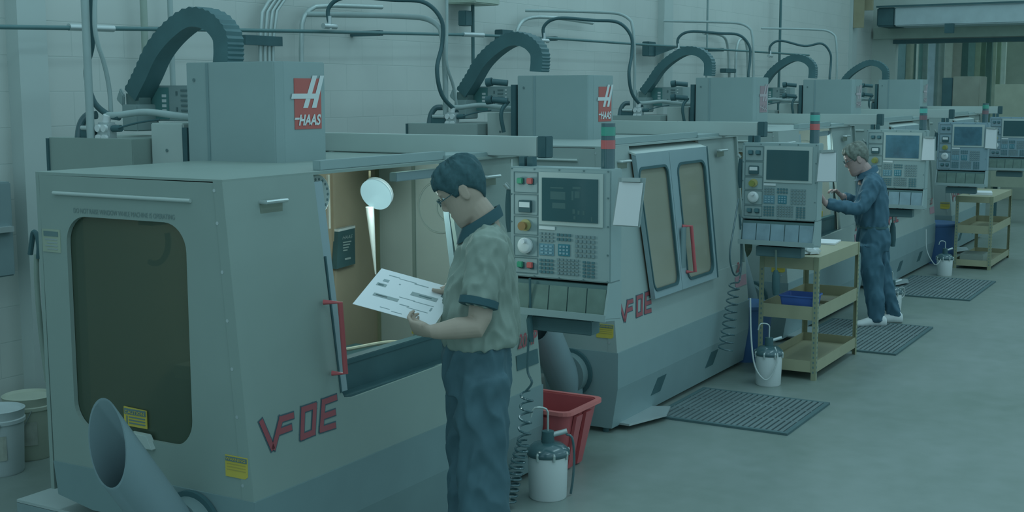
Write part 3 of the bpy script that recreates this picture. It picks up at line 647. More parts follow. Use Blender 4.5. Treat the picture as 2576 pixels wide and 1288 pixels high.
def closed_door(root, x0, k):
    zb, zt = .735, 1.625; D = .045; h = zt-zb
    eL = lambda v: 3.955-.135*(v-zb)/h; eM = lambda v: 4.385-.065*(v-zb)/h; eR = lambda v: 4.995-.04*(v-zb)/h
    for nm, A, B, a, b in (('door_leaf_left', eL, eM, .015, .90), ('door_leaf_right', eM, eR, .17, .90)):
        fn = lambda s, v, dy=0: (A(v)+(B(v)-A(v))*s, fy(v)-D+dy, v)
        W = .55
        hole = [(u/W, v) for u, v in rrect(a*W, b*W, zb+.05, zt-.09, .06, 6)]
        lf = MB().plate([(0.004, zb), (.994, zb), (.994, zt), (0.004, zt)], [hole], fn, (0, .03, 0)).build(nm, FRAME, root)
        o_ = [(u/W, v) for u, v in rrect(a*W-.006, b*W+.010, zb+.042, zt-.082, .066, 6)]; i_ = [(u/W, v) for u, v in rrect(a*W+.006, b*W-.008, zb+.058, zt-.098, .054, 6)]
        MB().plate(o_, [i_], lambda s, v: fn(s, v, -.006), (0, .012, 0)).build('window_seal', DARK, lf)
        MB().plate([(a-.01, zb+.035), (b+.03, zb+.035), (b+.03, zt-.075), (a-.01, zt-.075)], [], lambda s, v: fn(s, v, .012), (0, .005, 0)).build('window_pane', GLASSW, lf)
    MB().prism([(eL(zt), fy(zt)-D, zt), (eR(zt), fy(zt)-D, zt), (eR(zt), fy(zt)+.10, zt+.045), (eL(zt), fy(zt)+.10, zt+.045)], (0, .0, -.012)).build('door_hood', PANELW, root)
    MB().prism([(eR(zb), fy(zb)-D, zb), (eR(zb)+.022, fy(zb)-D, zb), (eR(zt)+.022, fy(zt)-D, zt), (eR(zt), fy(zt)-D, zt)], (0, .06, 0)).build('door_edge_seal', DARK, root)
    hx = eM(1.0)+.115
    MB().tube([(hx-.03, fy(1.14)-D, 1.135), (hx, fy(1.14)-D-.05, 1.135), (hx+.012, fy(.84)-D-.05, .84), (hx-.02, fy(.84)-D, .84)], .012, 10).build('door_handle', RED, root, smooth=True)
    MB().box(hx-.085, hx-.02, fy(1)-D-.012, fy(1)-D, .84, 1.13).build('handle_plate', BAND, root)
    warm(root, (4.6, 3.7, 1.45), 1.0)
def interior(root):
    # sheet metal liner of the working chamber
    MB().box(XL+.10, 5.575, 4.10, 4.112, .52, 1.66).box(5.18, 5.2, 4.085, 4.10, .52, 1.66).build('liner_back', BEIGE, root)
    MB().box(5.58, 5.60, 3.26, 4.112, .52, 1.655).build('liner_right', M('pale_liner', (108, 144, 146), .4, var=.03, spec=.5), root)
    MB().box(5.565, 5.58, 4.085, 4.10, .52, 1.66).build('liner_corner', TAND, root)
    MB().box(XL+.1, 5.6, 3.25, 4.2, .50, .52).build('chip_pan', DARK, root)
    # door leaf slid open to the left
    z0, z1 = .78, 1.64
    d = MB().plate([(4.025, z0), (4.085, z0), (4.045, z1), (3.99, z1)], [], lambda u, v: (u, fy(v)+.005, v), (0, .03, 0)).build('door_leaf_left', FRAME, root)
    MB().plate([(4.030, z0), (4.038, z0), (4.018, z1-.3), (4.010, z1-.3)], [], lambda u, v: (u, fy(v)-.004, v), (0, .006, 0)).build('door_seal', DARK, d)
    a, b = ony(846, 762, 3.13), ony(866, 938, 3.12)
    MB().tube([(a.x-.012, 3.185, a.z), (a.x+.012, 3.12, a.z), (b.x-.004, 3.11, b.z+.0), (b.x-.03, 3.16, b.z)], .011, 10).build('door_handle', RED, d, smooth=True)
    # right leaf edge
    a, b = ony(1112, 470, 3.28), ony(1170, 730, 3.25)
    d = MB().prism([(a.x, 3.27, a.z+.08), (a.x+.055, 3.27, a.z+.08), (b.x+.055, 3.24, b.z-.4), (b.x, 3.24, b.z-.4)], (0, .03, 0)).build('door_leaf_right', FRAME, root)
    MB().prism([(a.x+.056, 3.265, a.z+.06), (a.x+.066, 3.265, a.z+.06), (b.x+.066, 3.235, b.z-.4), (b.x+.056, 3.235, b.z-.4)], (0, .03, 0)).build('door_seal', DARK, d)
    # hose loop and tool arm seen through the side window
    c = onx(385, 590, 3.75); lp_ = [V((3.75, c.y+.085*math.cos(a), c.z-.02+.10*math.sin(a))) for a in [PI*.9+.17*j_ for j_ in range(14)]]
    MB().tube(lp_, .012, 8).build('coolant_hose', DARK, root, smooth=True)
    MB().box(3.72, 3.80, c.y-.03, c.y+.05, c.z+.04, 1.64).build('hose_block', DARK, root)
    MB().lathe((3.62, 3.46, .56), [(.09, 0), (.10, .05), (.09, .13), (.06, .16)], 24).build('window_glow_form', M('orange_glow_tint', (92, 96, 78), .5, var=.1), root, smooth=True)  # added brownish form stands in for the orange glow behind the window
    # embossed rings on the pale liner
    c = onx(1104, 522, 5.57)
    for rr_, oy in ((.135, 0), (.07, -.05)):
        MB().tube([(5.578, c.y+oy+rr_*math.cos(2*PI*i/40), c.z+rr_*1.0*math.sin(2*PI*i/40)) for i in range(41)], .005, 6).build('embossed_ring', PANELW, root, smooth=True)
    e_ = onx(1040, 600, 5.57); MB().box(5.572, 5.58, e_.y-.01, e_.y+.01, .6, 1.62).build('liner_fold', PANEL, root)
    # tool changer disc
    c = ony(800, 490, 3.33)
    tc = MB().lathe((c.x-.02, 3.34, c.z), [(.085, 0), (.085, .02), (.08, .024)], 32, (0, -1, 0)).build('tool_disc', PANELW, root, smooth=True)
    mb = MB()
    for i in range(18):
        t_ = 2*PI*i/18; mb.lathe((c.x-.02+.066*math.cos(t_), 3.318, c.z+.066*math.sin(t_)), [(.006, 0), (.006, .003)], 8, (0, -1, 0))
    mb.build('disc_holes', INK, tc)
    MB().box(3.98, 4.06, 3.45, 3.47, 1.0, 1.66).build('chamber_pillar', BLACKM, root)
    a = ony(825, 440, 3.5); b = ony(830, 575, 3.5)
    MB().box(a.x, a.x+.012, 3.5, 3.51, b.z, a.z).build('light_tube', M('lit_tube', (120, 150, 140), .3, emis=(.75, .9, .8), es=.12), root)
    # work lamp: round head and its glare streak, built as a glowing taper
    c = ony(947, 488, 3.75)
    dn = (-right*.42-V((0, 0, .62))-fwd*1.0).normalized()
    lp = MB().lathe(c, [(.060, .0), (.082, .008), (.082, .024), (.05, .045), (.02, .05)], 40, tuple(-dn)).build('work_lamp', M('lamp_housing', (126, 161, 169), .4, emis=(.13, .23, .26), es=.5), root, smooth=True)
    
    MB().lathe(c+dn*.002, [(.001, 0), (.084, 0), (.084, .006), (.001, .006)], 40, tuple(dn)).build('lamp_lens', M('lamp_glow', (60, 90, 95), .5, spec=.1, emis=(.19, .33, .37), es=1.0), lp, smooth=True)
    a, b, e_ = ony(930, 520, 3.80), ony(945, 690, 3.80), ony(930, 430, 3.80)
    MB().tube([V(a), V(a)*.6+V(b)*.4, V(b)], .01, 10, rr=[.022, .015, .004]).build('glare_streak', M('streak_glow', (124, 158, 160), .3, emis=(.16, .27, .29), es=.12), lp, smooth=True)
    MB().tube([V(e_), c+V((0, .04, .04))], .006, 8).build('lamp_stem', M('brass_stem', (112, 128, 108), .35), lp, smooth=True)
    l = bpy.data.lights.new('work_lamp_light', 'SPOT'); l.energy = 4; l.color = (.72, .95, .92); l.spot_size = math.radians(165); l.spot_blend = .5; l.shadow_soft_size = .05
    o = bpy.data.objects.new('work_lamp_light', l); COL.objects.link(o); o.parent = root; o.location = c+dn*.02-ORG; o.rotation_euler = V((-.5, -.1, -.7)).to_track_quat('-Z', 'Y').to_euler()
    l = bpy.data.lights.new('chamber_fill_light', 'POINT'); l.energy = 7; l.color = (.70, .95, .94); l.shadow_soft_size = .1  # added fill without a visible source, brightens the chamber walls
    o = bpy.data.objects.new('chamber_fill_light', l); COL.objects.link(o); o.parent = root; o.location = V((4.75, 3.5, 1.45))-ORG
    # black manual pocket on the liner
    a, b = onx(852, 575, 4.25), onx(893, 668, 4.3)
    Yp = 4.06; a, b = ony(851, 577, Yp), ony(894, 668, Yp)
    p = MB().prism([(a.x, Yp, a.z-.012), (b.x, Yp, a.z-.005), (b.x, Yp, b.z+.01), (a.x-.02, Yp, b.z)], (0, .03, 0)).build('manual_pocket', DARK, root)
    MB().prism([(a.x, Yp-.004, a.z-.012), (b.x, Yp-.004, a.z-.005), (b.x, Yp-.004, a.z+.007), (a.x, Yp-.004, a.z)], (0, .034, 0)).build('pocket_rim', WHITEP, p)
    w_ = b.x-a.x
    text('pocket_lettering', 'HAAS', .018, (a.x+w_*.2, Yp-.003, a.z-.055), (1, 0, 0), (0, 0, 1), GREYP, p, shear=.3, width=w_*.62)
    ln = MB()
    for i in range(4): ln.box(a.x+w_*.25, a.x+w_*(.75-.08*i), Yp-.003, Yp-.001, a.z-.075-.014*i, a.z-.069-.014*i)
    ln.box(a.x+w_*.35, a.x+w_*.7, Yp-.003, Yp-.001, a.z-.165, a.z-.155); ln.build('pocket_text', GREYP, p)
    # machining table with its way covers
    t_ = MB().box(4.0, 5.05, 3.42, 3.86, .66, .74).box(4.0, 5.05, 3.42, 3.44, .60, .80).build('work_table', DARK, root, bevel=.004)
    MB().box(4.02, 4.30, 3.86, 4.08, .74, .80).build('fixture_plate', WHITEP, t_, bevel=.004)
    MB().tube(catmull([(4.05, 3.5, .80), (4.25, 3.5, .86), (4.5, 3.48, .845), (4.75, 3.42, .84), (4.86, 3.34, .80), (4.86, 3.30, .72)], 6), .009, 8).build('coolant_line', M('cream_hose', (112, 138, 124), .4), t_, smooth=True)
    MB().prism([(4.07, 3.17, .755), (5.1, 3.17, .755), (5.1, 3.42, .745), (4.07, 3.42, .745)], (0, 0, -.02)).build('sill', BLACKM, root)
    MB().box(4.07, 5.10, 3.24, 3.28, .75, .86).build('apron', BLACKM, root)
    MB().box(4.07, 5.10, 3.236, 3.29, .86, .885).build('apron_lip', DARK, root, bevel=.003)
    MB().box(4.80, 4.92, 3.30, 3.34, .88, .93).build('yellow_label', YEL, root)
    MB().box(4.62, 5.05, fy(1.6)+.05, fy(1.6)+.09, 1.60, 1.64).build('header_rail', FRAME, root, bevel=.003)
# ------------------------------------------------------------------ build the row
lab = ['open-fronted cream machine nearest the camera with the big smoked side window',
       'second machine, behind the red bin, with closed doors, two brownish windows and a red handle',
       'third machine, its console facing the tan shelf cart with the blue bin',
       'fourth machine, whose blue-tinted console stands behind the man in navy',
       'last machine of the row, its console cut by the right edge of the photo']
cons_px = [(1283, 415), (1868, 358), (2180, 325), (2360, 308), (2490, 295)]
beam_px = [(1356, 345), (1908, 308), (2207, 288), (2388, 281), (2511, 271)]
head_px = [(820, 157), (1545, 190), (1935, 195), (2170, 200), (2335, 200)]
CD, BD = [], []
for k in range(5):
    cd = ony(*cons_px[k], 3.045).x-T*k-5.20; bd = ony(*beam_px[k], 2.985).x-T*k-5.39
    hd = ony(*head_px[k], 3.77).x-T*k-4.78; hz = ony(*head_px[k], 3.77).z
    CD.append(cd); BD.append(bd)
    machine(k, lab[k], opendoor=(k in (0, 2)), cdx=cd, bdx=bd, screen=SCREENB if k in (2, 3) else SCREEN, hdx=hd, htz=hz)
ORG = V((0, 0, 0))
# ---- hoses and conduits that drop to each machine
who = ['first', 'second', 'third', 'fourth', 'last']
for k in range(5):
    s = T*(k-1)
    if k > 0:
        v = V((7.175+s, 5.66, 2.45))
        t = thing('air_hose', 'black air hose looping from the wall pipe down to the %s machine' % who[k], 'hose', v, 'air hoses from the wall pipe')
        sag = -.05 if k == 4 else 0
        MB().tube(catmull([v, v+V((0, 0, .13)), v+V((.05, -.12, .20)), v+V((.2, -.4, .18+sag)), v+V((.30, -.6, .16)), v+V((.36, -.70, .04)), v+V((.34, -.72, -.12)), v+V((.24, -.74, -.30)), v+V((.27, -.76, -.48)), v+V((.40, -.80, -.60))], 7), .015, 10).build('hose', HOSE, t, smooth=True)
        MB().cyl(v-V((0, 0, .02)), v+V((0, 0, .07)), .016, n=12).build('shut_off_valve', ALU, t, smooth=True)
        MB().cyl(v-V((.07, 0, 0)), v+V((.07, 0, 0)), .02, n=12).build('pipe_tee', ALU, t, smooth=True)
    else:
        t = thing('air_hose', 'black air hose hanging beside the pole at the top left of the photo', 'hose', V((4.42, 5.0, 2.4)), 'air hoses from the wall pipe')
        MB().tube(catmull([onx(*p, 4.44) for p in ((229, -30), (233, 60), (230, 120), (218, 170), (222, 215), (240, 262), (275, 290), (300, 296))], 6), .015, 10).build('hose', HOSE, t, smooth=True)
    x = ony([225, 1120, 1597, 1896, 2106][k], 150, 4.94).x
    mt = GREYP
    if k == 0:
        a, b = ony(224, -60, 4.94), ony(232, 420, 4.94); P_ = [V((b.x, 4.94, a.z)), V((b.x, 4.94, 1.5))]
    else:
        tz = ony([0, 1120, 1597, 1896, 2106][k], [0, 60, 45, 68, 84][k], 4.94).z+.03
        P_ = [(x-.33, 5.9, tz+.05), (x-.02, 5.2, tz+.03), (x, 5.04, tz+.0), (x, 4.94, tz-.10), (x, 4.94, 1.5)]
    single(MB().tube(P_, .02 if k < 2 else .014, 10, smooth=2 if k else 0), 'power_conduit', mt, 'grey electrical conduit dropping beside the %s machine regulator' % who[k], 'conduit', P_[0], 'power conduits', smooth=True)
    if k == 0:
        P_ = catmull([ony(*p, 4.9) for p in ((240, -30), (238, 60), (246, 110), (262, 160), (275, 225), (280, 300))], 5)
        single(MB().tube(P_, .011, 8), 'flexible_conduit', GREYP, 'thin pale flexible conduit bending right from the pole at top left', 'conduit', P_[0], smooth=True)
    elif k == 1:
        P_ = catmull([ony(*p, 4.9) for p in ((1124, -30), (1124, 80), (1124, 160), (1140, 215), (1150, 270))], 5)
        single(MB().tube(P_, .011, 8), 'flexible_conduit', GREYP, 'thin pale flexible conduit beside the second machine pole', 'conduit', P_[0], smooth=True)

# ---- clipboards hooked on consoles
def clipboard(px, lab_, kind):
    # px: four corners in order TL, TR, BR, BL; depth from console k
    k = kind; cx = 5.20+CD[k]+T*k
    c = [V(onx(*p, cx-.016)) for p in px]
    t = thing('clipboard', lab_, 'clipboard', c[3], 'clipboards hanging on consoles')
    MB().prism(c, (.006, 0, 0)).build('board', M('clear_board', (88, 122, 126), .4), t)
    m = sum(c, V())/4
    ins = [m+(p-m)*.88+V((-.003, 0, -.008)) for p in c]
    MB().prism(ins, (-.002, 0, 0)).build('sheet', PAPER, t)
    u = (c[1]-c[0]); mid = (c[0]+c[1])/2+V((0, 0, -.01))
    MB().obox(mid+V((-.008, 0, 0)), u*.34, V((.006, 0, 0)), V((0, 0, .008))).build('clip', SILVER, t)
clipboard([(1556, 446), (1624, 448), (1609, 572), (1538, 568)], 'tilted clipboard with a white sheet on the nearest console', 0)
clipboard([(2060, 378), (2107, 376), (2106, 458), (2052, 458)], 'upright clipboard with a blank sheet on the console left of the man in navy', 1)
clipboard([(2322, 342), (2354, 344), (2353, 404), (2316, 404)], 'small clipboard on the console right behind the man in navy', 2)
clipboard([(2480, 319), (2510, 321), (2508, 376), (2476, 374)], 'farthest small clipboard between the last two consoles', 3)

# ---- pump buckets
def bucket(p, r, h, lab_, hose, hm, mat=WHITEP, angle=0.0, name='pump_bucket', grp='white pump buckets on the floor'):
    t = thing(name, lab_, 'bucket', p, grp); x, y, _ = p
    MB().lathe(p, [(r*.88, 0), (r*.93, .006), (r, h*.86), (r*1.0, h*.9)], 40).build('pail', mat, t, smooth=True)
    MB().lathe((x, y, h*.88), [(r*1.03, 0), (r*1.09, .008), (r*1.09, .02), (r*1.0, .034), (r*.75, .055), (r*.3, .065)], 40).build('lid', DARKG, t, smooth=True)
    mb = MB()
    for i in range(8):
        a = 2*PI*i/8; mb.lathe((x+r*1.06*math.cos(a), y+r*1.06*math.sin(a), h*.84), [(.007, 0), (.008, .03), (.004, .04)], 8)
    mb.build('lid_clamps', SILVER, t)
    MB().cyl((x, y, h*.88+.05), (x, y, h*.88+.12), r*.33, r*.3, n=20).build('pump_body', DARK, t, smooth=True)
    hx, hy = math.cos(angle), math.sin(angle); k_ = r/.095
    MB().tube([(x, y, h*.88+.1), (x, y, h*.88+.17*k_), (x, y, h*.88+.215*k_), (x-.03*hx*k_, y-.03*hy*k_, h*.88+.228*k_), (x-.07*hx*k_, y-.07*hy*k_, h*.88+.225*k_), (x-.08*hx*k_, y-.08*hy*k_, h*.88+.18*k_)], .005*k_, 8, smooth=1).build('pump_handle', SILVER, t, smooth=True)
    MB().cyl((x+hx*.02, y+hy*.02, h*.88+.1), (x+hx*.09*k_, y+hy*.09*k_, h*.88+.12), .012*k_, n=12).build('outlet_elbow', ALU, t, smooth=True)
    MB().tube(catmull(hose, 6), .006*k_, 8).build('hose', hm, t, smooth=True)
    return t
rt = V((.504, -.864, 0))
def rel(p, pts, s=1): return [V(p)+rt*a*s+V((-.857, -.5, 0))*b*s+V((0, 0, c)) for a, b, c in pts]
def base_at(px, py, r): q = onz(px, py, 0); d = V((q.x, q.y, 0)).normalized(); return V((q.x, q.y, 0))+d*r*.9
p = base_at(1378, 1263, .093); A1 = math.atan2(rt.y, rt.x)
bucket(p, .1, .245, 'white pail with glossy black pump lid in front of the red bin', rel(p, [(.09, 0, .32), (.12, .01, .30), (.13, 0, .2), (.125, 0, .1), (.115, -.02, .01)]), DARKG, angle=A1)
b_ = MB().box(p.x-.11, p.x-.02, p.y-.012, p.y+.012, .285, .3)
p = base_at(1932, 974, .093)
bucket(p, .091, .235, 'white pail with a looping pale hose left of the tan shelf cart', rel(p, [(.03, .05, .27), (.04, .10, .2), (.0, .11, .09), (-.05, .11, .06), (-.11, .08, .15), (-.13, .03, .35), (-.135, .0, .6)]), M('pale_hose', (108, 142, 146), .4), angle=A1)
p = base_at(2242, 800, .09)
bucket(p, .085, .235, 'white pail half hidden behind the legs of the man in navy', rel(p, [(.03, .03, .25), (.08, .06, .27), (.10, .03, .2), (.05, .06, .16)]), M('pale_hose', (108, 142, 146), .4), angle=A1)
p = base_at(2375, 695, .08)
bucket(p, .084, .20, 'farthest white pail, left of the distant shelf cart', rel(p, [(-.04, .05, .22), (-.1, .08, .14), (-.14, .06, .14), (-.2, 0, .28), (-.2, -.05, .5)]), M('pale_hose', (108, 142, 146), .4), angle=A1)
# plain pails by the wall
for i, ((px, py), lab_) in enumerate((((80, 1160), 'cream plastic pail with a wire handle standing by the wall'), ((4, 1202), 'white plastic pail with a blue label cut by the left edge'))):
    p = base_at(px, py, .13); r = (.135, .13)[i]; h = (.345, .345)[i]
    mm = M('cream_pail', (104, 136, 128), .45, var=.04) if i == 0 else M('white_pail', (110, 146, 152), .45, var=.03)
    t = thing('plastic_pail', lab_, 'bucket', p, 'plastic pails by the wall')
    MB().lathe(p, [(r*.86, 0), (r*.9, .01), (r*.98, h-.07), (r*1.04, h-.068), (r*1.04, h-.05), (r, h-.045), (r*1.02, h-.01), (r*1.05, h), (r*.98, h+.004), (r*.9, h-.01)], 40).build('pail', mm, t, smooth=True)
    L = [V(p)+V((math.cos(a)*r*.98, math.sin(a)*r*.98, 0)) for a in [PI*1.02+.14*j for j in range(9)]]
    mb = MB()
    for u, v_ in zip(L, L[1:]): mb.add([u+V((0, 0, .09)), v_+V((0, 0, .09)), v_+V((0, 0, .22)), u+V((0, 0, .22))], [(0, 1, 2, 3)])
    mb.build('label', M('faded_label', (96, 124, 120) if i == 0 else (92, 128, 142), .5, var=.15, scale=20), t)
    MB().tube(catmull([V(p)+V((math.cos(a)*r*1.04, math.sin(a)*r*1.04, h-.06-.12*math.sin((a-PI*.9)/1.3*PI))) for a in [PI*.9+.13*j for j in range(11)]], 3), .003, 6).build('handle', GREYINK, t)

# ---- red chip bin
X0, X1, Y0, Y1 = 5.90, 6.36, 2.98, 3.42
c1 = onz(1472, 1168); q = onx(1420, 1045, 5.83)
t = thing('chip_bin', 'large red plastic bin standing between the first two machines', 'bin', V((6.1, 3.2, 0)))
def bin_(outer, inner, zt_, mat):
    mb = MB(); r0 = outer[0]; r1 = outer[1]
    return mb
xa, xb, ya, yb = 5.715, 6.10, 3.005, 3.50; zr = onx(1422, 1045, 5.69).z; print('bin', zr, proj((xb, ya, zr)), proj((xa, ya, zr)), proj((xb-.05, ya+.05, 0)))
o0 = rrect(xa+.06, xb-.06, ya+.06, yb-.06, .04, 4); o1 = rrect(xa, xb, ya, yb, .05, 4); i1 = rrect(xa+.012, xb-.012, ya+.012, yb-.012, .045, 4); i0 = rrect(xa+.07, xb-.07, ya+.07, yb-.07, .035, 4)
MB().loft([[(u, v, 0) for u, v in o0], [(u, v, zr) for u, v in o1], [(u, v, zr) for u, v in i1], [(u, v, .012) for u, v in i0]]).build('tub', RED, t, smooth=True)
MB().plate(rrect(xa-.022, xb+.022, ya-.022, yb+.022, .06, 4), [rrect(xa+.006, xb-.006, ya+.006, yb-.006, .045, 4)], lambda u, v: (u, v, zr-.012), (0, 0, .02)).build('rim', M('red_rim', (124, 82, 82), .35), t)
mb = MB()
for x in (xa+.09, xa+.20): mb.prism([(x, ya+.06, .01), (x+.05, ya+.06, .01), (x+.06, ya+.0, zr-.03), (x-.01, ya+.0, zr-.03)], (0, -.018, 0))
for y in (ya+.12, ya+.32): mb.prism([(xa+.06, y, .01), (xa+.06, y+.07, .01), (xa, y+.08, zr-.03), (xa, y-.01, zr-.03)], (-.018, 0, 0))
mb.build('side_rib', RED, t)

# ---- rubber mats
def mat_(x0, x1, y0, y1, lab_, n_):
    t = thing('floor_mat', lab_, 'floor mat', V((x0, y0, 0)), 'slotted rubber mats')
    mb = MB().plate([(x0, y0), (x1, y0), (x1, y1), (x0, y1)], [[(x0+.03, y0+.03), (x1-.03, y0+.03), (x1-.03, y1-.03), (x0+.03, y1-.03)]], lambda u, v: (u, v, .004), (0, 0, .010)).box(x0, x1, y0, y1, 0, .0035)
    mb.build('base', M('mat_base', (44, 74, 78), .7), t)
    mb = MB(); step = (y1-y0-.06)/n_
    for i in range(n_): mb.box(x0+.03, x1-.03, y0+.03+step*(i+.2), y0+.03+step*(i+.85), .004, .014)
    for j in (1, 2): mb.box(x0+(x1-x0)*j/3-.008, x0+(x1-x0)*j/3+.008, y0+.03, y1-.03, .004, .0145)
    mb.build('ribs', M('mat_rib', (61, 88, 92), .6, var=.12, scale=4), t)
mat_(7.05, 7.91, 2.255, 3.12, 'dark slotted rubber mat lying in front of the second machine', 22)
mat_(9.65, 10.94, 2.26, 3.12, 'dark slotted mat under the feet of the man in navy', 22)
q = onz(2467, 738); mat_(q.x-.55, q.x+.85, q.y, q.y+.86, 'farthest dark mat, left of the distant shelf cart', 20)

# ---- coolant tank and air gun at the left of the first machine
a = onz(42, 1256, .26)
t = thing('coolant_tank', 'pale coolant tank with a round filler hole at the bottom left corner', 'tank', V((a.x, a.y, 0)))
def tz(u, v): return (u, v, .248)
x0 = onz(42, 1256, .26).x; y1 = onz(42, 1256, .26).y; q1 = onz(250, 1212, .26)
cH = onz(128, 1243, .26)
hol = [(cH.x+.045*math.cos(2*PI*i/24), cH.y+.07*math.sin(2*PI*i/24)) for i in range(24)]
MB().plate([(x0, y1-1.0), (x0+.5, y1-1.0), (x0+.5, y1), (x0, y1)], [hol] if cH.y < y1-.08 else [], tz, (0, 0, .012)).build('lid', M('tank_lid', (98, 132, 136), .4), t)
MB().box(x0, x0+.5, y1-1.0, y1, .02, .246).build('tank_body', M('tank_body', (78, 112, 118), .4), t)
MB().cyl((cH.x, cH.y, .2465), (cH.x, cH.y, .2475), .07, n=24).build('filler_hole', DARK, t)
for dx in (.05, .45):
    for dy in (-.95, -.05): MB().cyl((x0+dx, y1+dy, 0), (x0+dx, y1+dy, .03), .02).build('foot', BLACKM, t)
t = thing('wash_gun', 'black wash gun hanging behind the near left machine edge with a long grey hose', 'hose', onx(85, 600, 3.9))
g = [onx(*p, 3.9) for p in ((76, 640), (80, 610), (84, 585), (92, 590), (98, 618), (97, 650))]
MB().tube(catmull(g, 4), .012, 8).build('gun', DARK, t, smooth=True)
MB().tube(catmull([onx(*p, 3.9) for p in ((92, 640), (92, 690), (96, 760), (106, 860), (120, 960))], 6), .012, 10).build('hose', M('grey_tube', (80, 112, 108), .45), t, smooth=True)

# ---- coiled air lines
def coil(top, mid, bot, turns, r0, r1, lab_, straight, gunp=None):
    t = thing('coiled_air_line', lab_, 'air hose', top, 'black coiled air lines')
    MB().tube(catmull(straight, 6), .006, 8).build('lead', DARKG, t, smooth=True)
    pts = []; n = int(turns*14)
    for i in range(n+1):
        s = i/n; c = V(mid)+(V(bot)-V(mid))*s; a = 2*PI*turns*s; rr = r0+(r1-r0)*s
        pts.append(c+V((math.cos(a)*rr, math.sin(a)*rr, 0)))
    MB().tube(pts, .0055, 6).build('coil', DARKG, t, smooth=True)
    if gunp: MB().tube(gunp, .014, 8, rr=[.008, .016, .014, .01]).build('blow_gun', DARK, t, smooth=True)
X = 5.18
S = [onx(*p, X) for p in ((1333, 700), (1334, 780), (1330, 850), (1327, 930), (1338, 962), (1322, 985))]
coil(S[0], onx(1326, 985, X), onx(1318, 1110, X), 4.5, .03, .03, 'black coiled air line hanging below the nearest console', S, [onx(*p, X) for p in ((1335, 782), (1332, 805), (1334, 835), (1338, 860))])
t = bpy.data.objects[-1]
pts = []; a_, b__ = onx(1318, 1110, X), V((5.12, 3.02, .03)); n = 150
for i in range(n+1):
    s = i/n; c = a_+(b__-a_)*s; a = 2*PI*11*s; rr = .03+.015*s
    pts.append(c+V((math.cos(a)*rr, math.sin(a)*rr, 0)))
single(MB().tube(pts, .0055, 6), 'coiled_air_line', DARKG, 'lower slack turns of black coiled line piled beside the nearest white pail', 'air hose', a_, 'black coiled air lines', smooth=True)
YC = 3.04
S = [ony(*p, YC) for p in ((1858, 500), (1848, 560), (1836, 640), (1846, 690), (1862, 680), (1864, 600), (1860, 540), (1866, 600), (1862, 700), (1846, 712))]
coil(S[0], ony(1848, 712, YC), ony(1824, 885, YC), 9, .035, .05, 'black coiled air line hanging at the right end of the second machine', S)
# hanging brush
for (xx, pts, lb) in ((8.35, ((1952, 628), (1952, 660), (1952, 680), (1952, 742)), 'black brush hanging below the console beside the tan cart'), (11.8, ((2245, 528), (2246, 550), (2246, 560), (2246, 620)), 'black brush hanging below the console behind the man in navy')):
    P_ = [onx(*p, xx) for p in pts]; t = thing('hanging_brush', lb, 'brush', P_[3], 'brushes hanging below consoles')
    MB().tube(P_[:3], .008, 8).build('handle', M('brush_handle', (60, 88, 84), .5), t, smooth=True)
    MB().tube([P_[2], P_[2]*.8+P_[3]*.2, P_[2]*.3+P_[3]*.7, P_[3]], .02, 12, rr=[.014, .026, .028, .02]).build('bristles', DARK, t, smooth=True)

# ---- shelf carts
def cart(x0, x1, y0, y1, zs, lab_, lw=.03):
    t = thing('shelf_cart', lab_, 'shelf cart', V((x0, y0, 0)), 'tan steel shelf carts')
    for z, hgt, opn in zs:
        s_ = MB().box(x0+.0045, x1-.0045, y0+.0045, y1-.0045, z-.006, z-.0005 if opn else z).build('shelf', TAN, t)
        MB().box(x0, x1, y0, y0+.004, z-hgt if opn else z-.02, z if opn else z+hgt).box(x0, x1, y1-.004, y1, z-hgt if opn else z-.02, z if opn else z+hgt).box(x0+.0003, x0+.004, y0+.0041, y1-.0041, z-hgt if opn else z-.02, z if opn else z+hgt).box(x1-.004, x1-.0003, y0+.0041, y1-.0041, z-hgt if opn else z-.02, z if opn else z+hgt).build('shelf_edge', TAN, s_)
    zt_ = zs[0][0]
    for x, sx in ((x0, 1), (x1, -1)):
        for y, sy in ((y0, 1), (y1, -1)):
            lg = MB().box(x-.003*sx, x+lw*sx, y-.004*sy, y, 0, zt_+.002).box(x-.004*sx, x, y, y+lw*sy, 0, zt_+.002).build('post', TAND, t)
            mb = MB(); z = .05
            while z < zt_-.1:
                mb.box(x-.0055*sx, x-.004*sx, y+lw*sy*.35, y+lw*sy*.65, z, z+.014); mb.box(x+lw*sx*.35, x+lw*sx*.65, y-.0055*sy, y-.004*sy, z, z+.014); z += .035
            mb.build('post_holes', INK, lg)
    return t
nx, ny = onz(2050, 958).x, onz(2050, 958).y; x1 = onz(2166, 892).x
yb_ = onx(1912, 700, nx).y; zt1 = onx(2050, 655, nx).z; zt1 = zt1
z2 = onx(2050, 800, nx).z; z3 = onx(2050, 928, nx).z
print('cart', nx, ny, x1, yb_, zt1, z2, z3)
cart(nx, x1, ny, yb_, [(zt1+.02, .09, True), (z2, .075, False), (z3-.01, .06, False)], 'tan three-shelf steel cart holding the blue bin beside the man in navy')
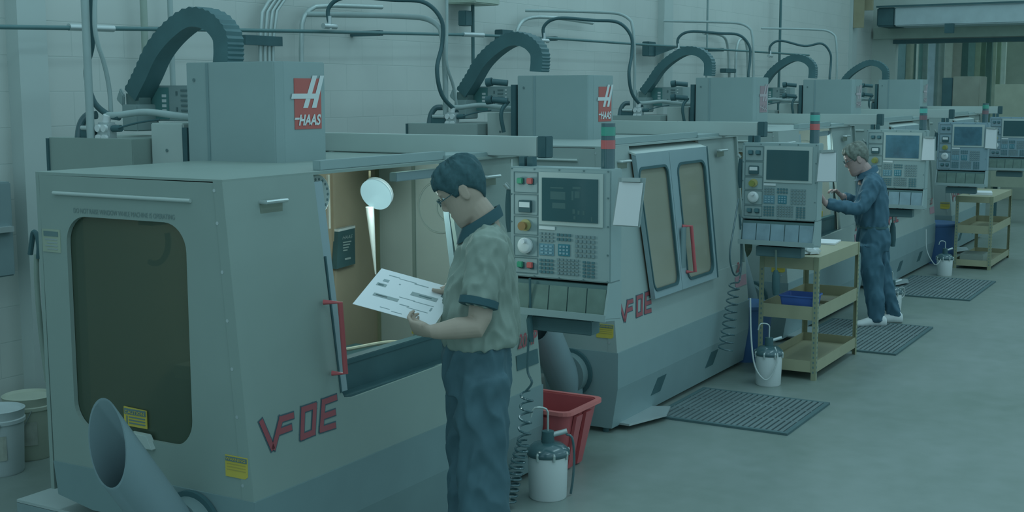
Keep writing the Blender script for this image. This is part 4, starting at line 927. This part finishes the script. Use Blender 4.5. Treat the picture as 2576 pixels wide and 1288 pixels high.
# things on it
c = V(((nx+x1)/2, (ny+yb_)/2, 0)); ztop = zt1+.0205
def at_top(px, py, z): return onz(px, py, z)
P0 = at_top(2105, 602, ztop)
def sheet(cx_, cy_, w_, d_, ang, z, lab_, name='paper_sheet', thick=.003, mat=PAPER, grp=None, cat='paper'):
    ca, sa = math.cos(ang), math.sin(ang)
    single(MB().obox((cx_, cy_, z+thick/2), (w_*ca, w_*sa, 0), (-d_*sa, d_*ca, 0), (0, 0, thick/2)), name, mat, lab_, cat, (cx_, cy_, z), grp)
xm = min(max(P0.x, nx+.3), x1-.16)
sheet(xm, ny+.22, .13, .10, .1, ztop, 'flat stack of white paper on the far end of the cart top', 'paper_stack', .012)
P1 = at_top(1990, 632, ztop)
sheet(max(nx+.14, P1.x), ny+.26, .12, .14, .3, ztop, 'white sheet lying on the near end of the cart top under the cloth')
rc = V((nx+.20, ny+.14, ztop+.0035)); mb = MB(); rings = []
for j in range(7):
    h = .05*math.sin(j/6*PI*.5); rr = .085*(1-(j/6)**2*.85)
    rings.append([rc+V((math.cos(2*PI*i/18)*rr*(1+.25*math.sin(3*i+j)), math.sin(2*PI*i/18)*rr*(1+.2*math.cos(2*i+j)), h)) for i in range(18)])
mb.loft(rings); single(mb, 'crumpled_cloth', WHITEP, 'crumpled white cloth on the near corner of the cart top', 'cloth', rc, smooth=True)
bz = z2+.001; bx0 = nx+.03; by0 = ny+.04
t = thing('storage_bin', 'bright blue plastic bin on the middle shelf of the tan cart', 'bin', V((bx0+.1, by0+.12, bz)))
o0 = rrect(bx0+.02, bx0+.20, by0+.02, by0+.22, .012, 3); o1 = rrect(bx0, bx0+.22, by0, by0+.24, .015, 3); i1 = rrect(bx0+.008, bx0+.212, by0+.008, by0+.232, .012, 3); i0 = rrect(bx0+.028, bx0+.192, by0+.028, by0+.212, .01, 3)
MB().loft([[(u, v, bz) for u, v in o0], [(u, v, bz+.135) for u, v in o1], [(u, v, bz+.135) for u, v in i1], [(u, v, bz+.008) for u, v in i0]]).build('body', BLUE, t, smooth=True)
MB().plate(rrect(bx0-.006, bx0+.226, by0-.006, by0+.246, .016, 3), [rrect(bx0+.004, bx0+.216, by0+.004, by0+.236, .012, 3)], lambda u, v: (u, v, bz+.128), (0, 0, .009)).build('rim', BLUE, t)
single(MB().box(x1-.42, x1-.20, ny+.1, ny+.3, z2+.001, z2+.02), 'parts_tray', M('brown_tray', (82, 100, 84), .5), 'low brownish tray on the middle shelf behind the blue bin', 'tray', (x1-.3, ny+.2, z2), bevel=.003)
# second cart further back
q = onz(2490, 680); q = V((q.x, q.y, 0)); qx1 = onz(2535, 648).x; yb2 = onx(2400, 640, q.x).y
zz0 = onx(2490, 500, q.x).z; zz1 = onx(2490, 585, q.x).z; zz2 = onx(2490, 668, q.x).z
print('cart2', q, qx1, yb2, zz0, zz1, zz2)
cart(q.x, max(qx1, q.x+.8), q.y, yb2, [(zz0+.02, .07, True), (zz1, .07, False), (zz2, .05, False)], 'distant tan shelf cart near the right edge with a paper stack on top')
sheet(q.x+.35, (q.y+yb2)/2, .16, .12, .2, zz0+.0205, 'white paper stack on top of the distant cart', 'paper_stack', .03)
single(MB().box(q.x+.1, q.x+.45, q.y+.1, q.y+.35, zz2+.001, zz2+.10), 'parts_box', M('pale_box', (84, 114, 112), .5), 'pale box on the bottom shelf of the distant cart', 'box', (q.x+.2, q.y+.2, zz2), bevel=.005)
# dark blue drum / tub behind the second pail, chute items
def drum(p, r, h, mat, lab_, name='blue_tub'):
    t = thing(name, lab_, 'tub', p, 'blue chip tubs'); x, y, _ = p
    MB().lathe(p, [(r*.8, 0), (r, h), (r*.96, h), (r*.78, .02)], 32).build('tub', mat, t, smooth=True)
    MB().lathe((x, y, h-.02), [(r*1.0, 0), (r*1.06, .0), (r*1.06, .024), (r*1.0, .024)], 32).build('rim', mat, t, smooth=True)
q = V((9.0, 3.22, 0)); drum(q, .20, .42, BLUED, 'dark blue tub on the floor behind the second white pail')
q = V((15.3, 3.18, 0)); drum(q, .26, .46, BLUED, 'dark blue tub behind the farthest white pail')
# ------------------------------------------------------------------ people
from mathutils import noise
SKIN = M('skin', (100, 112, 104), .5, var=.04, scale=14)
SKIN2 = M('skin_warm', (104, 110, 110), .5, var=.04, scale=14)
RTV = V((-ex.x*0, 0, 0))
SR = V((right.x, right.y, 0)).normalized()          # image right, level
SF = V((fwd.x, fwd.y, 0)).normalized()              # away from the camera, level
def fuse(mb, name, mat, parent, voxel=.006, it=4, disp=0.0, dscale=.08, org=None):
    o = mb.build('tmp', mat, None, org=(0, 0, 0))
    r = o.modifiers.new('r', 'REMESH'); r.mode = 'VOXEL'; r.voxel_size = voxel
    s = o.modifiers.new('s', 'SMOOTH'); s.factor = .5; s.iterations = it
    dg = bpy.context.evaluated_depsgraph_get(); me = bpy.data.meshes.new_from_object(o.evaluated_get(dg))
    bpy.data.objects.remove(o); me.name = name
    if disp:                                     # cloth folds: ridged noise stretched along the hang of the cloth
        nv = [v.normal.copy() for v in me.vertices]
        for v, n_ in zip(me.vertices, nv):
            c = v.co; q = V(((c.x+.35*c.z)/dscale, (c.y+.25*c.z)/dscale, c.z/(dscale*3.6)))
            a = 1-abs(noise.noise(q))*2.2; b = noise.noise(q*2.3+V((7, 3, 1)))
            v.co = c+n_*disp*(.75*(a-.5)+.35*b)
    me.transform(Matrix.Translation(-ORG)); me.materials.clear(); me.materials.append(mat)
    for p in me.polygons: p.use_smooth = True
    ob = bpy.data.objects.new(name, me); COL.objects.link(ob); ob.parent = parent; return ob
HR = [(-.122, .080, .045, .020), (-.112, .094, .010, .036), (-.09, .099, -.030, .052), (-.06, .098, -.055, .061), (-.03, .096, -.072, .067), (0, .094, -.086, .071),
      (.03, .097, -.096, .074), (.06, .098, -.101, .075), (.09, .086, -.097, .070), (.115, .060, -.078, .055), (.130, .025, -.045, .030), (.134, .0, -.02, .008)]
def hsurf(z, th, gr=0.0):
    z0 = max(HR[0][0], min(HR[-1][0], z)); i = 0
    while i < len(HR)-2 and z0 > HR[i+1][0]: i += 1
    a, b = HR[i], HR[i+1]; t = (z0-a[0])/(b[0]-a[0]); xf, xb, w_ = [a[j]+(b[j]-a[j])*t for j in (1, 2, 3)]
    c = (xf+xb)/2; L = (xf-xb)/2
    if z > .0: c, L = c, L
    return (c+(L+gr)*math.cos(th), (w_+gr)*math.sin(th))
def add_head(mb, X):
    rings = []
    for z, xf, xb, w_ in HR: rings.append([X(V((*hsurf(z, 2*PI*k/28), z))) for k in range(28)])
    mb.loft(rings)
    # nose, brow, lips, chin
    mb.loft([[X(V((x+.0, 0, z))+V((r*.6*math.cos(a), r*math.sin(a), 0))) for a in [2*PI*k/10 for k in range(10)]] for x, z, r in ((.088, .040, .008), (.098, .018, .009), (.108, -.004, .012), (.106, -.018, .016), (.094, -.028, .012))])
    for z, x, w_ in ((-.052, .092, .020), (-.064, .090, .018)):
        mb.loft([[X(V((x+.009*math.cos(a), y, z+.006*math.sin(a)))) for a in [2*PI*k/8 for k in range(8)]] for y in (-w_, -w_*.5, 0, w_*.5, w_)])
    mb.loft([[X(V((.088+.008*math.cos(a), y, .048+.007*math.sin(a)))) for a in [2*PI*k/8 for k in range(8)]] for y in (-.045, -.02, 0, .02, .045)])
    for s in (-1, 1):
        for (x, z, rx, rz) in ((-.004, .004, .019, .035), (-.010, .016, .015, .022)):
            mb.loft([[X(V((x+rx*q*math.cos(a), s*(.068+dy), z+rz*q*math.sin(a)))) for a in [2*PI*k/14 for k in range(14)]] for dy, q in ((-.004, .6), (.006, 1.0), (.013, .9))])
def hand(mb, wrist, pdir, nrm, spread, curl, thumb, size=1.0, side=1):
    # pdir: wrist to knuckles; nrm: back of hand normal; four fingers curl away from nrm
    p = V(pdir).normalized(); n_ = V(nrm); n_ = (n_-p*n_.dot(p)).normalized(); s_ = p.cross(n_)*side; w0 = V(wrist)
    L = .085*size
    rings = []
    for t, wd, th in ((-.12, .026, .021), (.15, .031, .019), (.5, .039, .018), (.85, .041, .015), (1.0, .038, .012)):
        c = w0+p*L*t; rings.append([c+s_*(wd*size*math.cos(a))+n_*(th*size*math.sin(a)) for a in [2*PI*k/14 for k in range(14)]])
    mb.loft(rings)
    for i, (off, ln, r) in enumerate(((.030, .070, .0088), (.010, .078, .009), (-.011, .073, .0086), (-.030, .058, .0076))):
        q = w0+p*L*(.92 if i < 3 else .84)+s_*off*size; d = p.copy(); pts = [q-p*.012]; pts.append(q); cu = curl[i] if isinstance(curl, (list, tuple)) else curl
        for seg, f_ in ((.45, .9), (.30, 1.1), (.25, .7)):
            ang = cu*f_; ax = s_*(1 if True else -1)
            d = (Matrix.Rotation(ang, 3, p.cross(n_)) @ d).normalized() if False else (d*math.cos(ang)-n_*0+(-(n_ if seg == .45 else nn_))*math.sin(ang)).normalized()
            nn_ = (n_-d*n_.dot(d)); nn_ = nn_.normalized() if nn_.length > .2 else (p*1.0-d*p.dot(d)).normalized()
            q = q+d*ln*seg*size; pts.append(q)
        mb.tube(pts, r, 8, rr=[r*size, r*size, r*.95*size, r*.88*size, r*.7*size])
    t0 = w0+p*L*.25+s_*.028*size; t1, t2 = [V(x) for x in thumb]
    mb.tube([w0+p*L*.15+s_*.015*size, t0, t0*.45+t1*.55, t1, t2], .01, 8, rr=[.014*size, .0125*size, .0115*size, .0105*size, .008*size])
def person(label, base, S, cfg):
    """S(px, py, l): point on the vertical plane parallel to the image through the body, shifted l metres towards the camera"""
    root = thing('person', label, 'person', base)
    # ---- head
    hc = cfg['head']; pitch = cfg['pitch']; yaw = cfg['yaw']; hs = cfg.get('hs', 1.0)
    F = (-SR*math.cos(yaw)+SF*math.sin(yaw)).normalized(); Lf = V((0, 0, 1)).cross(F); 
    R_ = Matrix.Rotation(pitch, 3, Lf); Fh = R_ @ F; Uh = R_ @ V((0, 0, 1))
    X = lambda v: hc+(Fh*v.x+Lf*v.y+Uh*v.z)*hs
    mb = MB(); add_head(mb, X)
    for chain, rr in cfg['skin']: mb.tube(chain, .04, 16, rr=rr)
    for h in cfg['hands']: hand(mb, *h[0], **h[1])
    fuse(mb, 'body', cfg['skinmat'], root, .0042, 3)
    # ---- hair: a shell over the skull with its own hairline
    def hairline(th):
        a = abs((th+PI) % (2*PI)-PI)          # 0 at the face, pi at the back
        hf = cfg['hair_front']
        if a < .7: return hf
        if a < 1.22: return hf+(.008-hf)*(a-.7)/.52
        if a < 1.42: return .004
        if a < 1.55: return .004+(a-1.42)/.13*.034
        if a < 1.95: return .038-(a-1.55)/.4*.03
        return .008-(a-1.95)/(PI-1.95)*.085
    nth, nt = 72, 14; rings = []
    rnd = random.Random(3)
    for j in range(nt+1):
        t = j/nt; rg = []
        for k in range(nth):
            th = 2*PI*k/nth; z0 = hairline(th); z = z0+(.135-z0)*(1-(1-t)**1.5)
            g = cfg['hair_t']*(.25+.75*min(1, t*5))+.0035*math.sin(9*th+5*t)*min(1, t*4)+rnd.uniform(-.0016, .0016)
            g += .0045*noise.noise(V((th*9, t*2.5, 1)))*min(1, t*4+.3) if j < nt else 0
            x, y = hsurf(min(z, .133), th, g if j < nt else 0); zz = z+(g if z > .06 else 0)*min(1, max(0, (z-.06)/.06))
            if cfg.get('fringe') and abs((th+PI) % (2*PI)-PI) < .8 and j < 3: x += .010*(1-j/3); zz -= .006*(1-j/3)*(1+math.sin(14*th))
            rg.append(X(V((x, y, zz))))
        rings.append(rg)
    hm = MB().loft(rings, cap=False); hm.f.append(tuple(nt*nth+k for k in range(nth)))
    ho = hm.build('hair', cfg['hairmat'], root, smooth=80)
    so = ho.modifiers.new('thickness', 'SOLIDIFY'); so.thickness = .014; so.offset = -1
    # ---- eyes and glasses
    for s in (-1, 1):
        e = MB().lathe(X(V((.077, s*.031, .026))), [(.001, -.011), (.008, -.007), (.011, 0), (.008, .007), (.001, .011)], 14).build('eye', WHITEP, root, smooth=True)
        MB().lathe(X(V((.087, s*.032, .024))), [(.0005, 0), (.005, .0005), (.005, .0015), (.001, .002)], 12, tuple(Fh)).build('iris', DARK, e)
    gl = MB()
    for s in (-1, 1):
        ring = [X(V((.112-.006*abs(math.cos(a)), s*.033+.021*math.cos(a), .020+.014*math.sin(a)))) for a in [2*PI*k/20 for k in range(21)]]
        gl.tube(ring, .0016, 6); gl.tube([X(V((.106, s*.054, .022))), X(V((.06, s*.073, .024))), X(V((.0, s*.077, .026))), X(V((-.012, s*.076, .016)))], .0017, 6)
    gl.tube([X(V((.112, -.012, .024))), X(V((.115, 0, .027))), X(V((.112, .012, .024)))], .0016, 6)
    gl.build('glasses', DARK, root, smooth=True)
    # ---- clothing
    for nm, mat, lofts, tubes, vox, dsp, dsc in cfg['clothes']:
        mb = MB()
        for rg in lofts: mb.loft(rg)
        for ch, rr in tubes: mb.tube(ch, .05, 20, rr=rr)
        fuse(mb, nm, mat, root, vox, 5, dsp, dsc)
    for nm, mat, fn in cfg['extra']: fn().build(nm, mat, root, smooth=True)
    return root
def make_S(base):
    def S(px, py, l=0.0):
        d = ray(px, py); q = base-SF*l; t = (q-C0).dot(SF)/d.dot(SF); return C0+d*t
    return S
def ering(c, fr, sd, tilt=None, n=28, e=2.4):
    out = []
    for k in range(n):
        a = 2*PI*k/n; ca, sa = math.cos(a), math.sin(a)
        u = (abs(ca)**(2/e))*(1 if ca > 0 else -1); v_ = (abs(sa)**(2/e))*(1 if sa > 0 else -1)
        out.append(c+SR*(-u*fr)+SF*(-v_*sd)+(V((0, 0, tilt*(-u*fr))) if tilt else V()))
    return out
def torso(S, rows):
    # rows: (front px, back px, y px, half width, vertical tilt)
    R_ = []
    for a, b, y, sd, tl in rows:
        p, q = S(a, y), S(b, y); R_.append(ering((p+q)/2, (p-q).length/2, sd, tl))
    return R_
def shoe(heel, toe, w_, h):
    heel, toe = V(heel), V(toe); d = toe-heel; s_ = V((0, 0, 1)).cross(d.normalized())
    mb = MB(); rg = []
    for t, ww, hh in ((0, .6, .75), (.08, .85, 1.0), (.3, .9, 1.05), (.5, .92, .8), (.75, 1.05, .55), (.92, .85, .48), (1.0, .45, .3)):
        c = heel+d*t; rg.append([c+s_*(ww*w_*math.cos(a))+V((0, 0, hh*h*.5+hh*h*.5*math.sin(a))) for a in [2*PI*k/16 for k in range(16)]])
    return mb.loft(rg)
def neckband(S, pts, r, th):
    return MB()
# --- man in the grey polo at the first machine
q = ond(1200, 644, 4.87); b1 = V((q.x, q.y, 0)); S1 = make_S(b1)
POLO = M('grey_polo', (78, 108, 104), .75, var=.05, scale=9)
POLOC = M('black_trim', (29, 60, 67), .75, spec=.15)
JEAN = M('dark_denim', (38, 70, 80), .75, var=.12, scale=7)
LH = .20
wr = S1(1086, 834, .24)
pap = [S1(960, 675, -.14), S1(887, 764, .16), S1(1092, 820, .16)]; pap.append(pap[0]+pap[2]-pap[1])
pn = ((pap[1]-pap[0]).cross(pap[3]-pap[0])).normalized()
if pn.z < 0: pn = -pn
def onpap(u, v): return (pap[0]*(1-u)+pap[3]*u)*(1-v)+(pap[1]*(1-u)+pap[2]*u)*v
tL = onpap(.72, .86)+pn*.012
wrR = onpap(1.02, .06)+pn*.02+SR*.03+V((0, 0, -.004))
upper = lambda: 0
cfg1 = dict(
    head=S1(1170, 484, .0), pitch=math.radians(33), yaw=math.radians(1), hs=.95, skinmat=SKIN, hairmat=M('near_black_hair', (30, 60, 66), .7, spec=.15, var=.15, scale=60), hair_front=.078, hair_t=.013, fringe=True,
    skin=[([S1(1220, 640, -.19), S1(1220, 640, 0), S1(1222, 640, .19)], [.06, .07, .06]),
          ([S1(1186, 505), S1(1212, 540), S1(1222, 580), S1(1218, 640)], [.052, .056, .062, .08]),
          ([S1(1222, 640, .17), S1(1214, 740, .20), S1(1207, 800, .23), S1(1200, 822, .24), S1(1150, 826, .245), S1(1105, 833, .245), wr], [.052, .048, .044, .043, .041, .031, .026]),
          ([S1(1220, 640, -.17), S1(1205, 760, -.22), S1(1170, 780, -.22), S1(1130, 745, -.16), wrR], [.05, .046, .042, .032, .026])],
    hands=[((wr, S1(1040, 824, .20)-wr, V((0, 0, -.75))+SF*-1, None, [.75, .85, .95, 1.05], (S1(1050, 812, .19)+pn*.004, S1(1036, 804, .165)+pn*.006)), dict(side=1)),
           ((wrR, onpap(.74, .02)-wrR, pn*1.0+SF*.5, None, [.45, .5, .6, .7], (onpap(.86, .22)+pn*.010, onpap(.72, .24)+pn*.010)), dict(side=1))],
    clothes=[('polo_shirt', POLO, [torso(S1, [(1170, 1242, 572, .07, .6), (1160, 1262, 588, .13, .45), (1153, 1280, 610, .175, .1), (1143, 1292, 650, .195, .05), (1128, 1299, 700, .19, 0), (1114, 1303, 760, .185, 0), (1108, 1306, 810, .185, 0), (1112, 1304, 850, .19, 0), (1118, 1298, 862, .185, 0)])],
              [([S1(1226, 600, .10), S1(1226, 625, .17), S1(1219, 690, .20), S1(1207, 745, .225), S1(1203, 768, .23)], [.062, .076, .070, .064, .063]),
               ([S1(1222, 610, -.10), S1(1222, 630, -.17), S1(1210, 700, -.20), S1(1203, 760, -.215)], [.06, .07, .065, .06])], .007, .016, .05),
             ('trousers', JEAN, [torso(S1, [(1120, 1282, 846, .17, 0), (1116, 1284, 880, .18, 0), (1116, 1284, 930, .185, 0), (1120, 1282, 985, .18, 0)]),
                                 [ering(S1(x, y, .095), r, r*.95) for x, y, r in ((1207, 940, .105), (1212, 1050, .098), (1214, 1150, .092), (1217, 1240, .092), (1217, 1340, .092), (1217, 1440, .090), (1215, 1518, .092))],
                                 [ering(S1(x, y, -.095), r, r*.95) for x, y, r in ((1190, 940, .105), (1186, 1050, .098), (1186, 1150, .092), (1190, 1240, .095), (1190, 1340, .095), (1188, 1430, .09), (1188, 1505, .092))]], [], .009, .024, .07)],
    extra=[('sleeve_cuff', POLOC, lambda: MB().lathe(S1(1204, 763, .228), [(.066, -.013), (.0735, -.010), (.0735, .016), (.066, .018), (.058, .0)], 32, tuple((S1(1219, 690, .20)-S1(1203, 768, .23)).normalized()))),
           ('shirt_collar', POLOC, lambda: MB().loft([[c+SR*(-(r)*math.cos(a))+SF*(-(r*.92)*math.sin(a))+V((0, 0, tl*math.cos(a)*r)) for a in [2*PI*k/32 for k in range(32)]] for c, r, tl in ((S1(1207, 578), .090, -.62), (S1(1207, 566), .086, -.62), (S1(1209, 544), .073, -.62), (S1(1209, 544), .064, -.62), (S1(1207, 566), .070, -.6))])),
           ('trouser_belt', DARK, lambda: MB().loft([ering(S1(1200, 866), .122, .178), ering(S1(1200, 858), .122, .178)])),
           ('shoe', DARK, lambda: shoe(V((*S1(1245, 1540, .10).xy, 0)), V((*S1(1075, 1540, .10).xy, 0)), .05, .09)),
           ('shoe', DARK, lambda: shoe(V((*S1(1220, 1540, -.10).xy, 0)), V((*S1(1055, 1540, -.10).xy, 0)), .05, .09))])
person('dark-haired person in glasses and grey polo shirt holding a large white printed sheet', b1, S1, cfg1)
# his left sleeve emblem is a tiny pale mark; the drawing he holds
t = thing('printed_drawing', 'large white printed sheet held by the man in the grey polo', 'paper', pap[0])
MB().prism(pap, pn*-.0015).build('sheet', PAPER, t)
def pm(rects, nm, m_):
    mb = MB()
    for u0, v0, u1, v1 in rects: mb.prism([onpap(u0, v0)+pn*.0006, onpap(u1, v0)+pn*.0006, onpap(u1, v1)+pn*.0006, onpap(u0, v1)+pn*.0006], pn*.0004)
    mb.build(nm, m_, t)
pm([(.13, .62, .44, .69), (.08, .36, .20, .43), (.52, .36, .85, .45)], 'title_blocks', GREYINK)
pm([(.16, .64, .30, .67), (.10, .38, .17, .42), (.86, .24, .93, .30), (.62, .39, .78, .42)], 'dark_blocks', INK)
pm([(.12, .24, .19, .30), (.14, .11, .28, .125), (.28, .13, .5, .14), (.48, .15, .66, .165), (.42, .56, .62, .57), (.60, .57, .86, .58), (.48, .72, .60, .735), (.58, .75, .84, .76), (.84, .62, .86, .70), (.30, .90, .42, .91), (.45, .93, .58, .94), (.88, .30, .97, .31), (.32, .26, .34, .28)], 'fine_lines', M('line_ink', (84, 118, 124), .6))
# --- man in navy at the third machine
q = ond(2192, 644, 10.85); b2 = V((q.x, q.y, 0)); S2 = make_S(b2)
NAVY = M('navy_shirt', (37, 73, 90), .7, var=.10, scale=6)
NAVYD = M('navy_trousers', (34, 70, 86), .7, var=.08, scale=6)
w1 = S2(2076, 511, .22); w2 = S2(2118, 494, -.16)
h1 = S2(2061, 488, .20); h2 = S2(2103, 480, -.16)
zf = 2.0
def S2g(px, l): p = S2(px, 825, l); return V((p.x, p.y, 0))
cfg2 = dict(
    head=S2(2157, 402), pitch=math.radians(24), yaw=math.radians(6), hs=1.0, skinmat=SKIN2, hairmat=M('greying_brown_hair', (66, 88, 84), .6, var=.3, scale=50), hair_front=.078, hair_t=.014,
    skin=[([S2(2166, 412), S2(2176, 425), S2(2180, 440), S2(2182, 462)], [.050, .056, .062, .08]),
          ([S2(2190, 470, -.18), S2(2186, 470, 0), S2(2190, 470, .18)], [.06, .07, .06]),
          ([S2(2190, 470, .18), S2(2176, 500, .22), S2(2160, 521, .235), S2(2120, 517, .228), w1], [.05, .045, .04, .034, .029]),
          ([S2(2190, 470, -.18), S2(2176, 500, -.20), S2(2160, 510, -.19), w2], [.05, .045, .04, .029])],
    hands=[((w1, h1-w1, SR*-.9+V((0, 0, .2)), None, .35, (S2(2064, 500, .16), S2(2058, 490, .16))), dict(side=-1)),
           ((w2, h2-w2, SR*-.5+V((0, 0, .9)), None, .7, (S2(2110, 483, -.12), S2(2104, 476, -.12))), dict(side=1))],
    clothes=[('work_shirt', NAVY, [torso(S2, [(2166, 2192, 433, .08, .4), (2164, 2203, 440, .13, .3), (2162, 2214, 450, .18, .1), (2160, 2224, 470, .20, .05), (2156, 2229, 500, .195, 0), (2153, 2231, 530, .185, 0), (2155, 2229, 552, .175, 0), (2160, 2228, 572, .165, 0)])],
              [([S2(2196, 452, .13), S2(2193, 468, .19), S2(2180, 495, .22), S2(2166, 520, .235), S2(2150, 526, .24), S2(2120, 520, .23), S2(2082, 512, .225)], [.07, .078, .070, .062, .058, .052, .042]),
               ([S2(2196, 452, -.13), S2(2190, 470, -.18), S2(2176, 505, -.20), S2(2160, 512, -.19), S2(2122, 496, -.165)], [.065, .07, .062, .055, .042])], .010, .018, .06),
             ('trousers', NAVYD, [torso(S2, [(2160, 2228, 562, .165, 0), (2158, 2234, 585, .175, 0), (2160, 2236, 610, .18, 0), (2164, 2232, 632, .17, 0)]),
                                  [ering(S2(x, y, .09), r, r*.95) for x, y, r in ((2190, 615, .105), (2193, 660, .095), (2197, 705, .085), (2200, 750, .076), (2204, 785, .066), (2205, 808, .058))],
                                  [ering(S2(x, y, -.09), r, r*.95) for x, y, r in ((2206, 615, .105), (2210, 660, .095), (2219, 705, .085), (2232, 750, .076), (2245, 780, .064), (2250, 797, .055))]], [], .011, .022, .07)],
    extra=[('shirt_collar', M('navy_collar', (34, 70, 88), .7), lambda: MB().loft([[c+SR*(-(r)*math.cos(a))+SF*(-(r*.95)*math.sin(a))+V((0, 0, -.5*math.cos(a)*r)) for a in [2*PI*k/28 for k in range(28)]] for c, r in ((S2(2180, 441), .098), (S2(2181, 434), .088), (S2(2183, 425), .074), (S2(2183, 425), .066))])),
           ('trouser_belt', DARK, lambda: MB().loft([ering(S2(2194, 572), .122, .172), ering(S2(2194, 566), .122, .172)])),
           ('shoe', WHITEP, lambda: shoe(S2g(2228, .09), S2g(2144, .09), .048, .105)),
           ('shoe', WHITEP, lambda: shoe(S2g(2268, -.09), S2g(2188, -.09), .048, .105))])
person('person in navy work shirt, navy trousers and white shoes reaching behind the second console', b2, S2, cfg2)
